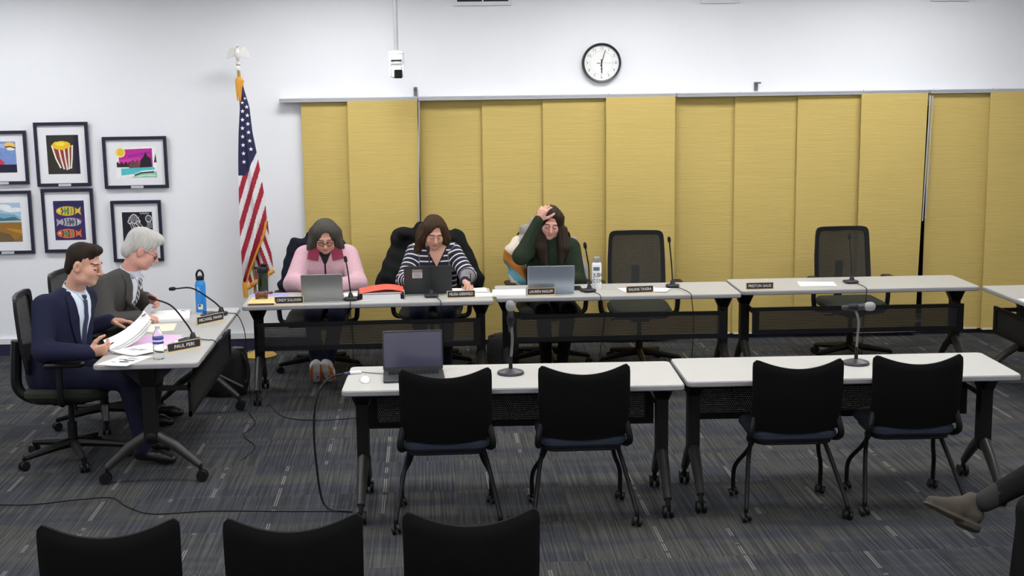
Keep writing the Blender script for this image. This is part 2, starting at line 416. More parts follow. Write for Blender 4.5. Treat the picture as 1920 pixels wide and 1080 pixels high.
# ------------------------------------------------------------------ ceiling camera on its pole
def ptz(x, y):
    e = empty('ptz_camera', (x, y, 2.34), 0, 'white motorised dome camera hanging from a thin ceiling pole', 'camera')
    mw = mat('camera_white_plastic', (232,233,234), 0.35); mg = mat('camera_grey_plastic', (168,169,172), 0.4)
    mobj('pole', MB().tube([(0, 0, 0.225), (0, 0, 1.06)], 0.0175, 16), mg, e)
    mobj('pole_flange', MB().lathe([(0.062, 0.205), (0.066, 0.215), (0.06, 0.23), (0.02, 0.238)], 24), mw, e)
    mobj('camera_base', MB().lathe([(0.05, 0.118), (0.063, 0.13), (0.066, 0.17), (0.064, 0.204), (0.058, 0.21)], 28), mw, e)
    mobj('sensor_window', MB().box((0, -0.061, 0.155), (0.085, 0.012, 0.011)), M_BLKP, e, smooth=False)
    for s in (-1, 1): mobj('yoke_arm', MB().rbox((s*0.053, 0, 0.075), (0.018, 0.07, 0.11), 0.008, 0.004), mw, e)
    hd = mobj('camera_head', MB().rbox((0.0, 0, 0.06), (0.086, 0.11, 0.10), 0.02, 0.012), mw, e)
    mobj('lens', MB().rbox((0.014, -0.058, 0.045), (0.066, 0.035, 0.07), 0.012, 0.006), mat('lens_black_glass', (14,14,16), 0.12), hd)
ptz(-0.222, 11.42)

# ------------------------------------------------------------------ framed pictures
M_FRAME = mat('dark_navy_frame', (36,34,56), 0.4)
M_MATB = mat('white_mat_board', (236,237,240), 0.8, var=0.008)
M_PLAC = mat('placard_silver', (200,200,204), 0.45)
def picture(x0, x1, z0, z1, label, art, pr, placard=True):
    """pr: print rectangle as fractions of the frame; art: list of (colour, polygon) in print fractions, painted in order"""
    w, h = x1-x0, z1-z0
    e = empty('framed_picture', ((x0+x1)/2, WY-0.004, z0), 0, label, 'picture', 'framed student prints on the far wall')
    e.rotation_euler = (math.radians(1.6), 0, 0)
    t = 0.026; f = MB()
    for z in (t/2, h-t/2): f.box((0, -0.014, z), (w, 0.028, t))
    for x in (-w/2+t/2, w/2-t/2): f.box((x, -0.014, h/2), (t, 0.028, h-2*t))
    mobj('frame', f, M_FRAME, e, smooth=False)
    mobj('mat_board', MB().box((0, -0.006, h/2), (w-2*t+0.004, 0.008, h-2*t+0.004)), M_MATB, e, smooth=False)
    u0, u1, v0, v1 = pr
    px = lambda u: -w/2+w*(u0+(u1-u0)*u)
    pz = lambda v: h*(v0+(v1-v0)*v)
    mb = MB(); mats = []
    for i, (col, poly) in enumerate(art):
        nm = 'print_ink_%d_%d_%d' % col
        m = mat(nm, col, 0.6, var=0.16, vs=45)
        if m not in mats: mats.append(m)
        y = -0.0104-0.00012*i
        mb.add([(px(u), y, pz(v)) for u, v in poly], [tuple(range(len(poly)))], mats.index(m))
    mobj('print', mb, mats, e, smooth=False)
    if placard: mobj('placard', MB().box((0.005, -0.029, t/2-0.001), (0.105, 0.003, 0.021)), M_PLAC, e, smooth=False)
def disc(cx, cy, rx, ry, n=18, a0=0, a1=2*PI): return [(cx+rx*math.cos(a0+(a1-a0)*i/n), cy+ry*math.sin(a0+(a1-a0)*i/n)) for i in range(n)]
def strip(pts, w):
    L_, R_ = [], []
    for i, p in enumerate(pts):
        q0, q1 = pts[max(i-1, 0)], pts[min(i+1, len(pts)-1)]; dx, dy = q1[0]-q0[0], q1[1]-q0[1]; l = math.hypot(dx, dy) or 1
        L_.append((p[0]-dy/l*w, p[1]+dx/l*w)); R_.append((p[0]+dy/l*w, p[1]-dx/l*w))
    return L_+R_[::-1]
rnd = random.Random(3)
def blob(cx, cy, rx, ry, n=22, j=0.15): return [(cx+rx*(1+rnd.uniform(-j, j))*math.cos(2*PI*i/n), cy+ry*(1+rnd.uniform(-j, j))*math.sin(2*PI*i/n)) for i in range(n)]
SQ = [(0,0),(1,0),(1,1),(0,1)]
# striped popcorn tub
art = [((48,46,38), SQ), ((30,24,52), [(0.86,0),(1,0),(1,1),(0.86,1)])]
art += [((150,58,44), [(0.16,0.72),(0.82,0.72),(0.66,0.14),(0.56,0.10),(0.46,0.14)])]
for (a, b) in ((0.16,0.40),(0.36,0.50),(0.52,0.60),(0.68,0.66),(0.80,0.72)):
    art.append(((236,232,222), strip([(a,0.74),(a*0.55+b*0.45,0.40),(b,0.10+abs(b-0.58)*0.3)], 0.024)))
art += [((238,190,36), blob(0.47,0.74,0.29,0.11)), ((250,224,70), blob(0.42,0.77,0.16,0.05))]
picture(-3.318, -2.866, 1.470, 2.016, 'tall framed print of a striped popcorn tub on black', art, (0.215,0.81,0.19,0.80))
# bright lakeside collage
art = [((250,250,246), SQ), ((196,38,150), [(0.08,0.36),(0.9,0.36),(0.9,0.95),(0.08,0.92)]), ((150,44,160), [(0.3,0.66),(0.86,0.78),(0.86,0.86),(0.3,0.74)]),
       ((216,60,166), [(0.1,0.52),(0.6,0.56),(0.6,0.66),(0.1,0.60)]), ((252,232,150), disc(0.12,0.83,0.125,0.16)), ((246,196,60), disc(0.13,0.83,0.09,0.12)),
       ((44,34,40), [(0.02,0.36),(0.02,0.5)]+[(0.02+0.03*i, 0.5+0.05*math.sin(i*1.9)) for i in range(1, 12)]+[(0.38,0.36)]),
       ((110,70,70), [(0.32,0.32),(0.32,0.46),(0.42,0.6),(0.47,0.5),(0.53,0.62),(0.58,0.42),(0.62,0.34)]),
       ((34,28,34), [(0.58,0.34),(0.60,0.56),(0.68,0.68),(0.74,0.84),(0.78,0.7),(0.86,0.64),(0.88,0.36)]), ((60,60,62), [(0.93,0.5),(1,0.5),(0.98,0.8),(0.95,0.62)]),
       ((84,196,204), [(0.12,0.1),(0.42,0.14),(0.62,0.24),(0.96,0.28),(0.92,0.36),(0.12,0.32)]), ((150,206,178), [(0.34,0.03),(0.99,0.03),(0.99,0.22),(0.62,0.16)]),
       ((52,70,66), strip([(0.44,0.10),(0.6,0.17),(0.92,0.2)], 0.025)), ((238,244,236), strip([(0.5,0.05),(0.7,0.1),(0.95,0.09)], 0.012))]
picture(-2.752, -2.212, 1.442, 1.885, 'landscape framed collage of magenta sky, yellow sun and turquoise water', art, (0.19,0.83,0.19,0.80))
# three patterned fish
def fish(cx, cy, L, H, col, col2, flip=1):
    body = [(cx+flip*L*math.cos(2*PI*i/24), cy+H*math.sin(2*PI*i/24)) for i in range(24)]
    tail = [(cx+flip*L*0.8, cy), (cx+flip*L*1.25, cy+H*0.9), (cx+flip*L*1.18, cy), (cx+flip*L*1.25, cy-H*0.9)]
    a = [(col, body), (col, tail)]
    for q in range(5):
        x = cx+flip*L*(-0.5+0.28*q); a.append((col2 if q % 2 else (40,34,60), strip([(x, cy-H*0.75), (x+0.03, cy), (x, cy+H*0.75)], 0.018)))
    a += [(col2, blob(cx-flip*L*0.1, cy, L*0.3, H*0.35)), ((250,240,200), disc(cx-flip*L*0.72, cy+H*0.1, 0.03, 0.02))]
    return a
art = [((58,40,96), SQ), ((40,34,80), strip([(0,0.9),(0.5,0.95),(1,0.88)], 0.05)), ((92,60,130), blob(0.5,0.5,0.45,0.06))]
art += fish(0.44, 0.74, 0.36, 0.12, (222,190,60), (96,150,90)) + fish(0.52, 0.46, 0.36, 0.11, (176,176,186), (90,90,110), -1) + fish(0.42, 0.17, 0.36, 0.12, (222,112,58), (80,140,110))
picture(-3.292, -2.856, 0.900, 1.450, 'tall framed print of three patterned fish on purple', art, (0.215,0.81,0.19,0.81), placard=False)
# white jellyfish on black
art = [((24,22,38), SQ)]
W = (222,222,222)
bell = [(0.18+0.42*i/16, 0.74+0.20*math.sin(PI*i/16)) for i in range(17)]
art += [((86,86,96), bell), (W, strip(bell, 0.012)), (W, strip([(0.18,0.74),(0.24,0.68),(0.32,0.75),(0.4,0.69),(0.5,0.76),(0.6,0.72)], 0.012))]
for q in range(6): art.append((W, strip([(0.22+0.07*q, 0.92-0.02*abs(q-2.5)), (0.24+0.06*q, 0.84), (0.23+0.065*q, 0.76)], 0.006)))
for q in range(8): art.append((W, strip([(0.24+0.045*q, 0.72), (0.30+0.05*q+0.05*math.sin(q*2), 0.58), (0.30+0.07*q, 0.44+0.03*math.sin(q*3)), (0.26+0.085*q, 0.30)], 0.008)))
art += [((90,90,100), disc(0.88,0.82,0.1,0.09)), (W, strip(disc(0.88,0.82,0.1,0.09)+[(0.98,0.82)], 0.010))]
for q in range(4): art.append((W, strip([(0.82+0.04*q,0.75),(0.84+0.04*q,0.66),(0.8+0.05*q,0.56)], 0.006)))
for q in range(3): art.append((W, strip([(0.6+0.1*q,0.99),(0.64+0.1*q,0.94),(0.7+0.1*q,0.98)], 0.007)))
picture(-2.712, -2.286, 0.807, 1.338, 'tall framed print of white jellyfish on black behind the grey-haired man', art, (0.21,0.81,0.2,0.81), placard=False)
# balloon scene, cut by the frame
art = [((122,150,206), SQ), ((90,120,190), blob(0.3,0.6,0.25,0.12)), ((170,190,226), blob(0.7,0.86,0.25,0.08)), ((240,196,80), blob(0.82,0.88,0.16,0.10)), ((246,240,210), blob(0.84,0.76,0.13,0.05)), ((70,50,60), strip([(0.66,0.82),(0.84,0.84),(0.99,0.78)], 0.02)),
       ((206,54,80), [(0,0.25),(0.62,0.25),(0.6,0.36),(0.5,0.44),(0.4,0.58),(0.2,0.62),(0,0.5)]), ((34,28,54), [(0,0),(1,0),(1,0.26),(0,0.26)])]
picture(-3.840, -3.386, 1.494, 1.950, 'framed print with blue sky and red shape, cut by the left edge', art, (0.2,0.79,0.22,0.80))
# dunes under a cloudy sky
art = [((172,196,220), SQ), ((232,238,244), blob(0.35,0.9,0.35,0.07)), ((236,240,244), blob(0.75,0.82,0.3,0.06)), ((70,110,132), [(0,0.58),(0.25,0.68),(0.45,0.62),(0.75,0.66),(1,0.56),(1,0.5),(0,0.5)]), ((120,170,190), [(0,0.66),(0.4,0.74),(0.8,0.7),(1,0.6),(0.75,0.64),(0.45,0.60),(0.2,0.66)]), ((170,206,212), [(0,0.49),(1,0.49),(1,0.55),(0,0.53)]),
       ((156,112,44), [(0,0),(1,0),(1,0.50),(0,0.50)]), ((112,92,60), [(0,0),(0.8,0),(0.6,0.2),(0,0.34)]), ((190,140,46), [(0.5,0.36),(1,0.3),(1,0.2),(0.6,0.3)]), ((132,104,62), [(0.7,0),(1,0),(1,0.16)])]
picture(-3.84, -3.378, 0.896, 1.440, 'framed print of golden dunes under clouds, lower left corner', art, (0.2,0.79,0.19,0.81))

# ------------------------------------------------------------------ flag on its pole
def flag():
    bx, by = -1.46, 11.62
    e = empty('flag_on_stand', (bx, by, 0), 0, 'furled stars and stripes flag with gold fringe on an eagle-topped pole', 'flag')
    mobj('base', MB().lathe([(0.14, 0), (0.145, 0.012), (0.12, 0.03), (0.06, 0.045), (0.03, 0.07), (0.022, 0.12)], 32), M_GOLD, e)
    top = (-0.075, -0.03, 2.47)
    mobj('pole', MB().tube([(0, 0, 0.05), top], 0.0135, 12), mat('pole_brass', (170,150,110), 0.35, metal=0.5), e)
    mw = mat('polished_white_metal', (228,226,220), 0.3, metal=0.35)
    eg = MB(); X = Tm(top[0], top[1], top[2])
    eg.lathe([(0.016, -0.04), (0.02, -0.02), (0.012, 0.0), (0.02, 0.012), (0.01, 0.03)], 14, X=X)
    eg.ell((0, 0, 0.095), (0.024, 0.022, 0.06), X=X); eg.ell((0.0, -0.008, 0.165), (0.013, 0.016, 0.016), X=X)
    eg.lathe([(0.006, 0), (0.0005, 0.02)], 8, X=X @ Tm(0, -0.02, 0.164) @ Rm(math.radians(110), 'X'))
    eg.tube([(0, 0, 0.13), (0, -0.006, 0.16)], 0.012, 10, X=X)
    for s in (-1, 1):
        wing = [(0.012,0.105),(0.025,0.135),(0.042,0.15),(0.062,0.146),(0.08,0.125),(0.093,0.095),(0.098,0.06),(0.09,0.066),(0.085,0.056),(0.077,0.068),(0.07,0.06),(0.061,0.075),(0.052,0.066),(0.043,0.082),(0.03,0.075),(0.018,0.085)]
        eg.prism([(s*a, b) for a, b in (wing if s > 0 else wing)], -0.006, 0.006, X=X @ Rm(s*0.25, 'Z') @ Rm(PI/2, 'X'))
    eg.prism([(-0.012,0.05),(0.012,0.05),(0.02,0.01),(0,0.0),(-0.02,0.01)], -0.005, 0.005, X=X @ Rm(PI/2, 'X'))
    mobj('eagle_finial', eg, mw, e)
    tas = MB()
    for i in range(9):
        a = 2*PI*i/9; tas.tube([(top[0]+0.014*math.cos(a), top[1]+0.014*math.sin(a), 2.375), (top[0]+0.028*math.cos(a)+0.008, top[1]-0.01+0.024*math.sin(a), 2.345), (top[0]+0.012*math.cos(a)-0.002, top[1]-0.02+0.012*math.sin(a), 2.24-0.03*(i % 3))], [0.006, 0.011, 0.006], 6)
    mobj('tassel', tas, M_GOLDF, e)
    # boundaries of the hanging cloth in metres, measured from the pole foot: (z, left, right)
    prof = [(2.335,-0.060,-0.044),(2.27,-0.063,-0.030),(2.13,-0.072,0.006),(1.92,-0.092,0.022),(1.70,-0.104,0.058),(1.565,-0.108,0.078),(1.34,-0.112,0.104),(1.16,-0.114,0.112),(1.0,-0.114,0.120),(0.80,-0.108,0.140),(0.66,-0.104,0.144),(0.50,-0.10,0.142)]
    zs = [p[0] for p in prof][::-1]; ls = [p[1] for p in prof][::-1]; rs = [p[2] for p in prof][::-1]
    lf = lambda z: float(np.interp(z, zs, ls)); rf = lambda z: float(np.interp(z, zs, rs))
    def fringe_x(z): return float(np.interp(z, [0.555, 0.62, 0.74, 0.92, 1.04, 1.17], [-0.095, -0.092, -0.055, 0.02, 0.075, 0.106]))
    mats = [mat('flag_navy', (40,40,76), 0.8, bump=0.1, bs=300), mat('flag_red', (158,34,52), 0.8, bump=0.1, bs=300), mat('flag_white', (222,220,222), 0.8, bump=0.1, bs=300)]
    def yfold(u, z, x):
        spread = (2.4-z)*0.045
        return -0.056-spread*(0.35*math.sin(PI*u)+0.32*math.sin(u*9.5+z*1.2)+0.18*math.sin(u*19+z*2.0))
    q0 = lambda x, z: (2.0-z)/0.001485 + 3.09*(x/0.001485)          # drape coordinate, one step is about 1.5 mm
    def colf(x, z):
        # canton on the upper part with its slanted lower edge
        if z > 1.56+2.0*max(0.0, x+0.045): return 0
        s = ((1.60-z)+3.0*(x+0.06))/0.262
        return 1 if (s % 1.0) < 0.5 else 2
    def build(zt, zb, xl, xr, yoff, name, cf, nu=46, nz=220):
        g = []
        for i in range(nz+1):
            row = []
            for j in range(nu+1):
                u = j/nu
                if callable(zb):
                    z = zt-(zt-zb(u))*i/nz
                else: z = zt-(zt-zb)*i/nz
                a, b = xl(z), xr(z); x = a+(b-a)*u
                row.append((x, yfold(u, z, x)+yoff, z))
            g.append(row)
        mb = MB().sheet(g, 0.0, mfun=lambda i, j: cf((g[i][j][0]+g[i+1][j+1][0])/2, (g[i][j][2]+g[i+1][j+1][2])/2))
        return mobj(name, mb, mats, e, ang=180), g
    fr_right = lambda z: min(rf(z), fringe_x(z)) if z < 1.17 else rf(z)
    fo, g = build(2.335, 0.56, lf, fr_right, 0.0, 'flag_cloth', colf)
    def colb(x, z):
        s = ((1.2-z)-3.4*(x-0.1))/0.20
        return 1 if (s % 1.0) < 0.5 else 2
    bo, gb = build(1.25, lambda u: 0.60+0.15*u, lambda z: lf(z)+0.005, rf, 0.055, 'flag_back_fold', colb)
    ms = mat('star_white', (236,236,238), 0.7)
    def star(x, z, r, y):
        pts = [((r if i % 2 == 0 else r*0.40)*math.sin(PI*i/5), (r if i % 2 == 0 else r*0.40)*math.cos(PI*i/5)) for i in range(10)]
        mobj('star', MB().prism([(x+a, z+b) for a, b in pts], 0.0, 0.0015, X=Tm(0, y, 0) @ Rm(PI/2, 'X')), ms, e, smooth=False)
    for i in range(9):
        z = 2.20-i*0.070
        for col in (0.30, 0.74):
            zz = z-(0.035 if col < 0.5 else 0)
            a, b = lf(zz), rf(zz); r = min(0.019, (b-a)*0.24)
            if zz > 1.63 and not (col > 0.5 and zz < 1.73):
                u = col; x = a+(b-a)*u
                star(x, zz, r, min(yfold(t/10, zz, 0) for t in range(int(u*10)-1, int(u*10)+3))-0.003)
    fl = []
    for i in range(30):
        z = 1.17-(1.17-0.56)*i/29; x = fringe_x(z); fl.append((x, yfold(1.0, z, x)-0.016, z))
    fb = [(p[0]+0.018*0.4, p[1]-0.012, p[2]-0.012) for p in fl]
    mobj('fringe', MB().tube(fl, 0.010, 8), M_GOLDF, e)
    f2 = [(gb[-1][j][0], gb[-1][j][1]-0.004, gb[-1][j][2]-0.01) for j in range(0, 47, 2)]
    mobj('fringe', MB().tube(f2, [0.02+0.004*math.sin(j*2.2) for j in range(len(f2))], 8), M_GOLDF, e)
    f3 = [(lf(z)+0.01+0.03*(0.66-z), yfold(0.0, z, 0)-0.01, z) for z in np.linspace(0.66, 0.53, 8)]
    mobj('fringe', MB().tube(f3, 0.02, 8), M_GOLDF, e)
flag()
# ------------------------------------------------------------------ folding training tables
M_FOOT = mat('dark_grey_cast_metal', (62,61,60), 0.4, metal=0.5)
M_UNDER = mat('dark_underside', (40,38,38), 0.7)
def table(cx, cy, rz, label, L=1.83, W=0.61, panel=-1, group='white folding training tables'):
    """local x along the length, panel on the local -y (or +y) side"""
    e = empty('training_table', (cx, cy, 0), rz, label, 'table', group)
    t = mobj('tabletop', MB().rbox((0, 0, 0.7245), (L, W, 0.031), 0.035, 0.006), M_EDGE, e)
    mobj('laminate', MB().rbox((0, 0, 0.7395), (L-0.008, W-0.008, 0.0012), 0.032), M_TOP, t)
    mobj('underside_rail', MB().box((0, 0.0, 0.697), (L-0.2, 0.05, 0.024)), M_UNDER, e, smooth=False)
    for sx in (-1, 1):
        x = sx*(L/2-0.085)
        lg = MB().box((x, 0, 0.48), (0.066, 0.08, 0.42))
        lg.prism([(-0.14, 0.708), (0.14, 0.708), (0.14, 0.69), (0.045, 0.60), (-0.045, 0.60), (-0.14, 0.69)], x-0.03, x+0.03, X=Matrix(((0,0,1,0),(1,0,0,0),(0,1,0,0),(0,0,0,1))))
        lg.prism([(-0.085, 0.708), (0.085, 0.708), (0.03, 0.585), (-0.03, 0.585)], -0.042, 0.042, X=Tm(x-sx*0.0, 0, 0) @ Matrix(((1,0,0,0),(0,0,1,0),(0,1,0,0),(0,0,0,1))))
        lg.ell((x, 0, 0.285), (0.04, 0.06, 0.05))
        leg = mobj('leg', lg, M_BLACK, e)
        for sy in (-1, 1):
            ft = mobj('foot_arm', MB().tube([(x, sy*0.03, 0.29), (x, sy*0.13, 0.225), (x, sy*0.27, 0.10)], [0.034, 0.03, 0.022], 10), M_FOOT, leg)
            ca = MB()
            for q in (-1, 1): ca.lathe([(0.02, -0.009), (0.034, -0.009), (0.036, 0), (0.034, 0.009), (0.02, 0.009)], 14, X=Tm(x+q*0.018, sy*0.285, 0.036) @ Rm(PI/2, 'Y'))
            ca.tube([(x, sy*0.27, 0.11), (x, sy*0.285, 0.036)], 0.013, 8)
            mobj('caster', ca, M_BLKP, leg)
    y = panel*(W/2-0.075)
    mp = MB(); z0, z1 = 0.395, 0.60; w = L-0.20
    fr = MB().box((0, y, z1-0.012), (w, 0.02, 0.026)).box((0, y, z0+0.016), (w, 0.02, 0.034))
    for sx in (-1, 1): fr.box((sx*(w/2-0.025), y, (z0+z1)/2), (0.05, 0.018, z1-z0)).box((sx*(w/2-0.01), y*0.5, 0.57), (0.02, abs(y), 0.03))
    pn = mobj('modesty_panel', fr, M_BLACK, e, smooth=False)
    mobj('perforated_sheet', MB().box((0, y, (z0+z1)/2), (w-0.1, 0.0015, z1-z0-0.02)), M_PERF, pn, smooth=False)
    return e
table(-0.442, 10.138, 0.011, 'long white training table in front of the women in pink and stripes')
table(1.4205, 10.216, -0.0247, 'long white training table in front of the woman in dark green')
table(3.2715, 10.2865, -0.0194, 'long white training table before the right-hand empty office chair')
table(-1.660, 8.855, PI/2, 'white training table at which the two men in suits sit', L=1.90, panel=-1)
table(4.50, 9.06, -PI/2, 'white training table at the right edge, only its corner in view', L=1.90, panel=-1)
table(0.450, 7.357, -0.0356, 'front white training table carrying the dark laptop and upright microphone', panel=1)
table(2.299, 7.367, -0.0252, 'front white training table at right carrying only a bent desk microphone', panel=1)

# ------------------------------------------------------------------ office chairs
def office_chair_proto():
    e = empty('office_chair', (0, 0, 0))
    s = MB().rbox((0, 0, 0), (0.50, 0.49, 0.07), 0.10, 0.022)
    s.v = [(x, y, z+0.475-0.02*max(0, y/0.245)**2-0.012*(1-(x/0.25)**2)) for x, y, z in s.v]
    mobj('seat', s, M_SEATO, e)
    mobj('seat_pan', MB().rbox((0, -0.01, 0.425), (0.40, 0.40, 0.035), 0.08, 0.01), M_BLKP, e)
    def bp(u, v):                                   # u -1..1 across, v 0..1 up the back
        hw = 0.246-0.016*v-0.02*(2*v-1)**2*0.3
        return (u*hw, -0.235-0.055*v-0.012*math.sin(PI*v)+0.03*u*u, 0.60+0.48*v)
    def ringpt(a, k):                               # superellipse around the back
        c, s_ = math.cos(a), math.sin(a); n = 0.17
        u = math.copysign(abs(c)**n, c)*k; v = 0.5+0.5*math.copysign(abs(s_)**n, s_)*k
        return bp(u, v)
    fr = MB(); g = []
    NN = 64
    for k, dy in ((1.0, 0), (1.0, 0.022), (0.86, 0.022), (0.86, 0)):
        g.append([tuple(np.add(ringpt(2*PI*i/NN, k), (0, dy, 0))) for i in range(NN)])
    for k in range(4):
        b = len(fr.v); fr.v += g[k]
    for k in range(4):
        for i in range(NN): fr.f.append((k*NN+i, k*NN+(i+1) % NN, ((k+1) % 4)*NN+(i+1) % NN, ((k+1) % 4)*NN+i)); fr.m.append(0)
    bk = mobj('back_frame', fr, M_BLKP, e)
    gm = [[tuple(np.add(bp((2*i/12-1)*0.87, 0.5+(2*j/12-1)*0.5*0.87), (0, 0.012, 0))) for i in range(13)] for j in range(13)]
    mobj('mesh_back', MB().sheet(gm), M_NET, bk)
    sp = spline([(0, 0.02, 0.40), (0, -0.20, 0.40), (0, -0.31, 0.47), (0, -0.315, 0.62), (0, -0.30, 0.78)], 6)
    mobj('back_support', MB().tube(sp, [0.035]*len(sp), 8), M_BLKP, e)
    for sx in (-1, 1):
        a = spline([(sx*0.18, 0.0, 0.42), (sx*0.29, 0.0, 0.43), (sx*0.315, 0.0, 0.50), (sx*0.315, 0.0, 0.665)], 5)
        ar = mobj('arm_post', MB().tube(a, 0.02, 8), M_BLKP, e)
        mobj('arm_pad', MB().rbox((sx*0.315, 0.03, 0.68), (0.085, 0.25, 0.03), 0.035, 0.01), M_BLKP, ar)
    mobj('gas_column', MB().lathe([(0.03, 0.10), (0.03, 0.25), (0.018, 0.25), (0.018, 0.41)], 14), M_BLKP, e)
    mobj('tilt_box', MB().rbox((0, 0, 0.395), (0.16, 0.22, 0.05), 0.03, 0.01), M_BLKP, e)
    mobj('tilt_lever', MB().tube([(0.08, 0.05, 0.40), (0.24, 0.07, 0.39)], 0.007, 6), M_BLKP, e)
    for i in range(5):
        a = 2*PI*i/5+0.35; d = Vector((math.cos(a), math.sin(a), 0))
        lg = mobj('base_leg', MB().tube([d*0.0+Vector((0, 0, 0.115)), d*0.12+Vector((0, 0, 0.105)), d*0.33+Vector((0, 0, 0.078))], [0.034, 0.028, 0.019], 8), M_BLKP, e)
        ca = MB(); p = d*0.335
        X = Tm(p.x, p.y, 0.031) @ Rm(a, 'Z') @ Rm(PI/2, 'X')
        for q in (-1, 1): ca.lathe([(0.015, -0.01), (0.028, -0.01), (0.031, -0.004), (0.031, 0.004), (0.028, 0.01), (0.015, 0.01)], 14, X=X @ Tm(0, 0, q*0.017))
        ca.tube([tuple(p+Vector((0, 0, 0.03))), tuple(p+Vector((0, 0, 0.085)))], 0.011, 8)
        mobj('caster', ca, M_BLKP, lg)
    return e
OC = office_chair_proto(); OC_used = [False]
def office_chair(x, y, rz, label):
    o = OC if not OC_used[0] else copy_tree(OC)
    OC_used[0] = True
    o.location = (x, y, 0); o.rotation_euler = (0, 0, rz)
    return tag(o, label, 'chair', 'black mesh-backed office chairs')
office_chair(1.715, 10.90, PI-0.05, 'empty black mesh-back office chair left of the other empty one, by the tall gooseneck microphone')
office_chair(3.475, 10.90, PI+0.04, 'empty black mesh-back office chair at far right behind the end table')
office_chair(-0.90, 11.03, PI, 'black office chair under the woman in the pink fleece').scale = (1, 1, 0.94)
office_chair(0.02, 11.03, PI-0.1, 'black office chair under the woman in the striped top')
office_chair(0.98, 11.03, PI+0.05, 'black office chair under the woman in dark green')
office_chair(-2.27, 8.55, -PI/2+0.08, 'black office chair under the man in the navy suit')
office_chair(-2.28, 9.46, -PI/2-0.1, 'black office chair under the grey-haired man')

# ------------------------------------------------------------------ guest chairs (black back, blue seat)
def guest_chair_proto():
    e = empty('guest_chair', (0, 0, 0))
    nu, nv = 30, 18
    def P(i, j, off):
        u = 2*i/nu-1; v = j/nv
        cr = max(0.0, abs(u)-0.86)/0.14
        hw = 0.243*(0.985+0.015*v)*(1-0.012*max(0.0, v-0.93)/0.07)
        zt = 0.889-0.052*(1-u*u)**1.1-0.026*(1-math.sqrt(max(0.0, 1-cr*cr)))
        zb = 0.495-0.012*(1-u*u)
        z = zb+(zt-zb)*v
        y = -0.03-0.055*v-0.02*math.sin(PI*v)+0.055*u*u
        edge = min(1.0, (1-abs(u))/0.1)**0.5*min(1.0, (1-v)/0.08+0.0)**0.5
        return (u*hw, y+off*(0.35+0.65*edge), z)
    f = [[P(i, j, 0.026) for i in range(nu+1)] for j in range(nv+1)]; b = [[P(i, j, -0.020) for i in range(nu+1)] for j in range(nv+1)]
    mb = MB(); mb.sheet(b); o = len(mb.v); mb.sheet([list(r) for r in f])
    n1 = nu+1
    rim = [j*n1 for j in range(nv+1)]+[nv*n1+i for i in range(1, n1)]+[j*n1+nu for j in range(nv-1, -1, -1)]+[i for i in range(nu-1, 0, -1)]
    for q in range(len(rim)):
        p, t = rim[q], rim[(q+1) % len(rim)]; mb.f.append((p, t, o+t, o+p)); mb.m.append(0)
    mobj('backrest', mb, M_UPH, e, ang=60)
    s = MB().rbox((0, 0.20, 0.455), (0.47, 0.46, 0.055), 0.09, 0.018)
    mobj('seat', s, M_SEATB, e)
    mobj('seat_pan', MB().rbox((0, 0.20, 0.415), (0.42, 0.40, 0.025), 0.07, 0.006), M_BLKP, e)
    for sx in (-1, 1):
        a = spline([(sx*0.225, 0.0, 0.56), (sx*0.245, -0.01, 0.47), (sx*0.235, 0.06, 0.425), (sx*0.19, 0.16, 0.42)], 5)
        mobj('back_bracket', MB().tube(a, 0.018, 8), M_BLKP, e)
        r = mobj('rear_leg', MB().tube(spline([(sx*0.19, 0.20, 0.42), (sx*0.225, 0.12, 0.30), (sx*0.270, -0.05, 0.10), (sx*0.275, -0.06, 0.055)], 5), 0.0125, 8), M_BLACK, e)
        fl = mobj('front_leg', MB().tube(spline([(sx*0.17, 0.17, 0.42), (sx*0.20, 0.27, 0.30), (sx*0.245, 0.38, 0.18), (sx*0.25, 0.40, 0.055)], 5), 0.0125, 8), M_BLACK, e)
        for pr, (cx, cy) in ((r, (sx*0.275, -0.065)), (fl, (sx*0.25, 0.40))):
            ca = MB(); X = Tm(cx, cy, 0.028) @ Rm(PI/2+0.3*sx, 'Y')
            for q in (-1, 1): ca.lathe([(0.012, -0.009), (0.025, -0.009), (0.028, 0), (0.025, 0.009), (0.012, 0.009)], 12, X=X @ Tm(0, 0, q*0.015))
            ca.tube([(cx, cy, 0.028), (cx, cy, 0.07)], 0.01, 8)
            mobj('caster', ca, M_BLKP, pr)
    mobj('cross_tube', MB().tube([(-0.18, 0.19, 0.41), (0.18, 0.19, 0.41)], 0.0125, 8), M_BLACK, e)
    return e
GC = guest_chair_proto(); GC_used = [False]
def guest_chair(x, y, rz, label):
    o = GC if not GC_used[0] else copy_tree(GC)
    GC_used[0] = True
    o.location = (x, y, 0); o.rotation_euler = (0, 0, rz)
    return tag(o, label, 'chair', 'black-backed guest chairs with blue seats')
guest_chair(0.077, 6.985, 0.0, 'black-backed guest chair directly in front of the dark laptop')
guest_chair(0.805, 6.985, 0.0, 'black-backed guest chair just right of the upright desk microphone')
guest_chair(1.945, 6.985, -0.02, 'black-backed guest chair just left of the bent desk microphone')
guest_chair(2.605, 7.02, -0.04, 'rightmost black-backed guest chair with its blue seat and caster legs showing')
guest_chair(-1.13, 4.66, 0.06, 'leftmost black guest chair of the nearest row')
guest_chair(-0.493, 4.66, 0.03, 'middle black guest chair of the nearest row')
guest_chair(0.132, 4.66, 0.0, 'rightmost black guest chair of the three in the nearest row')

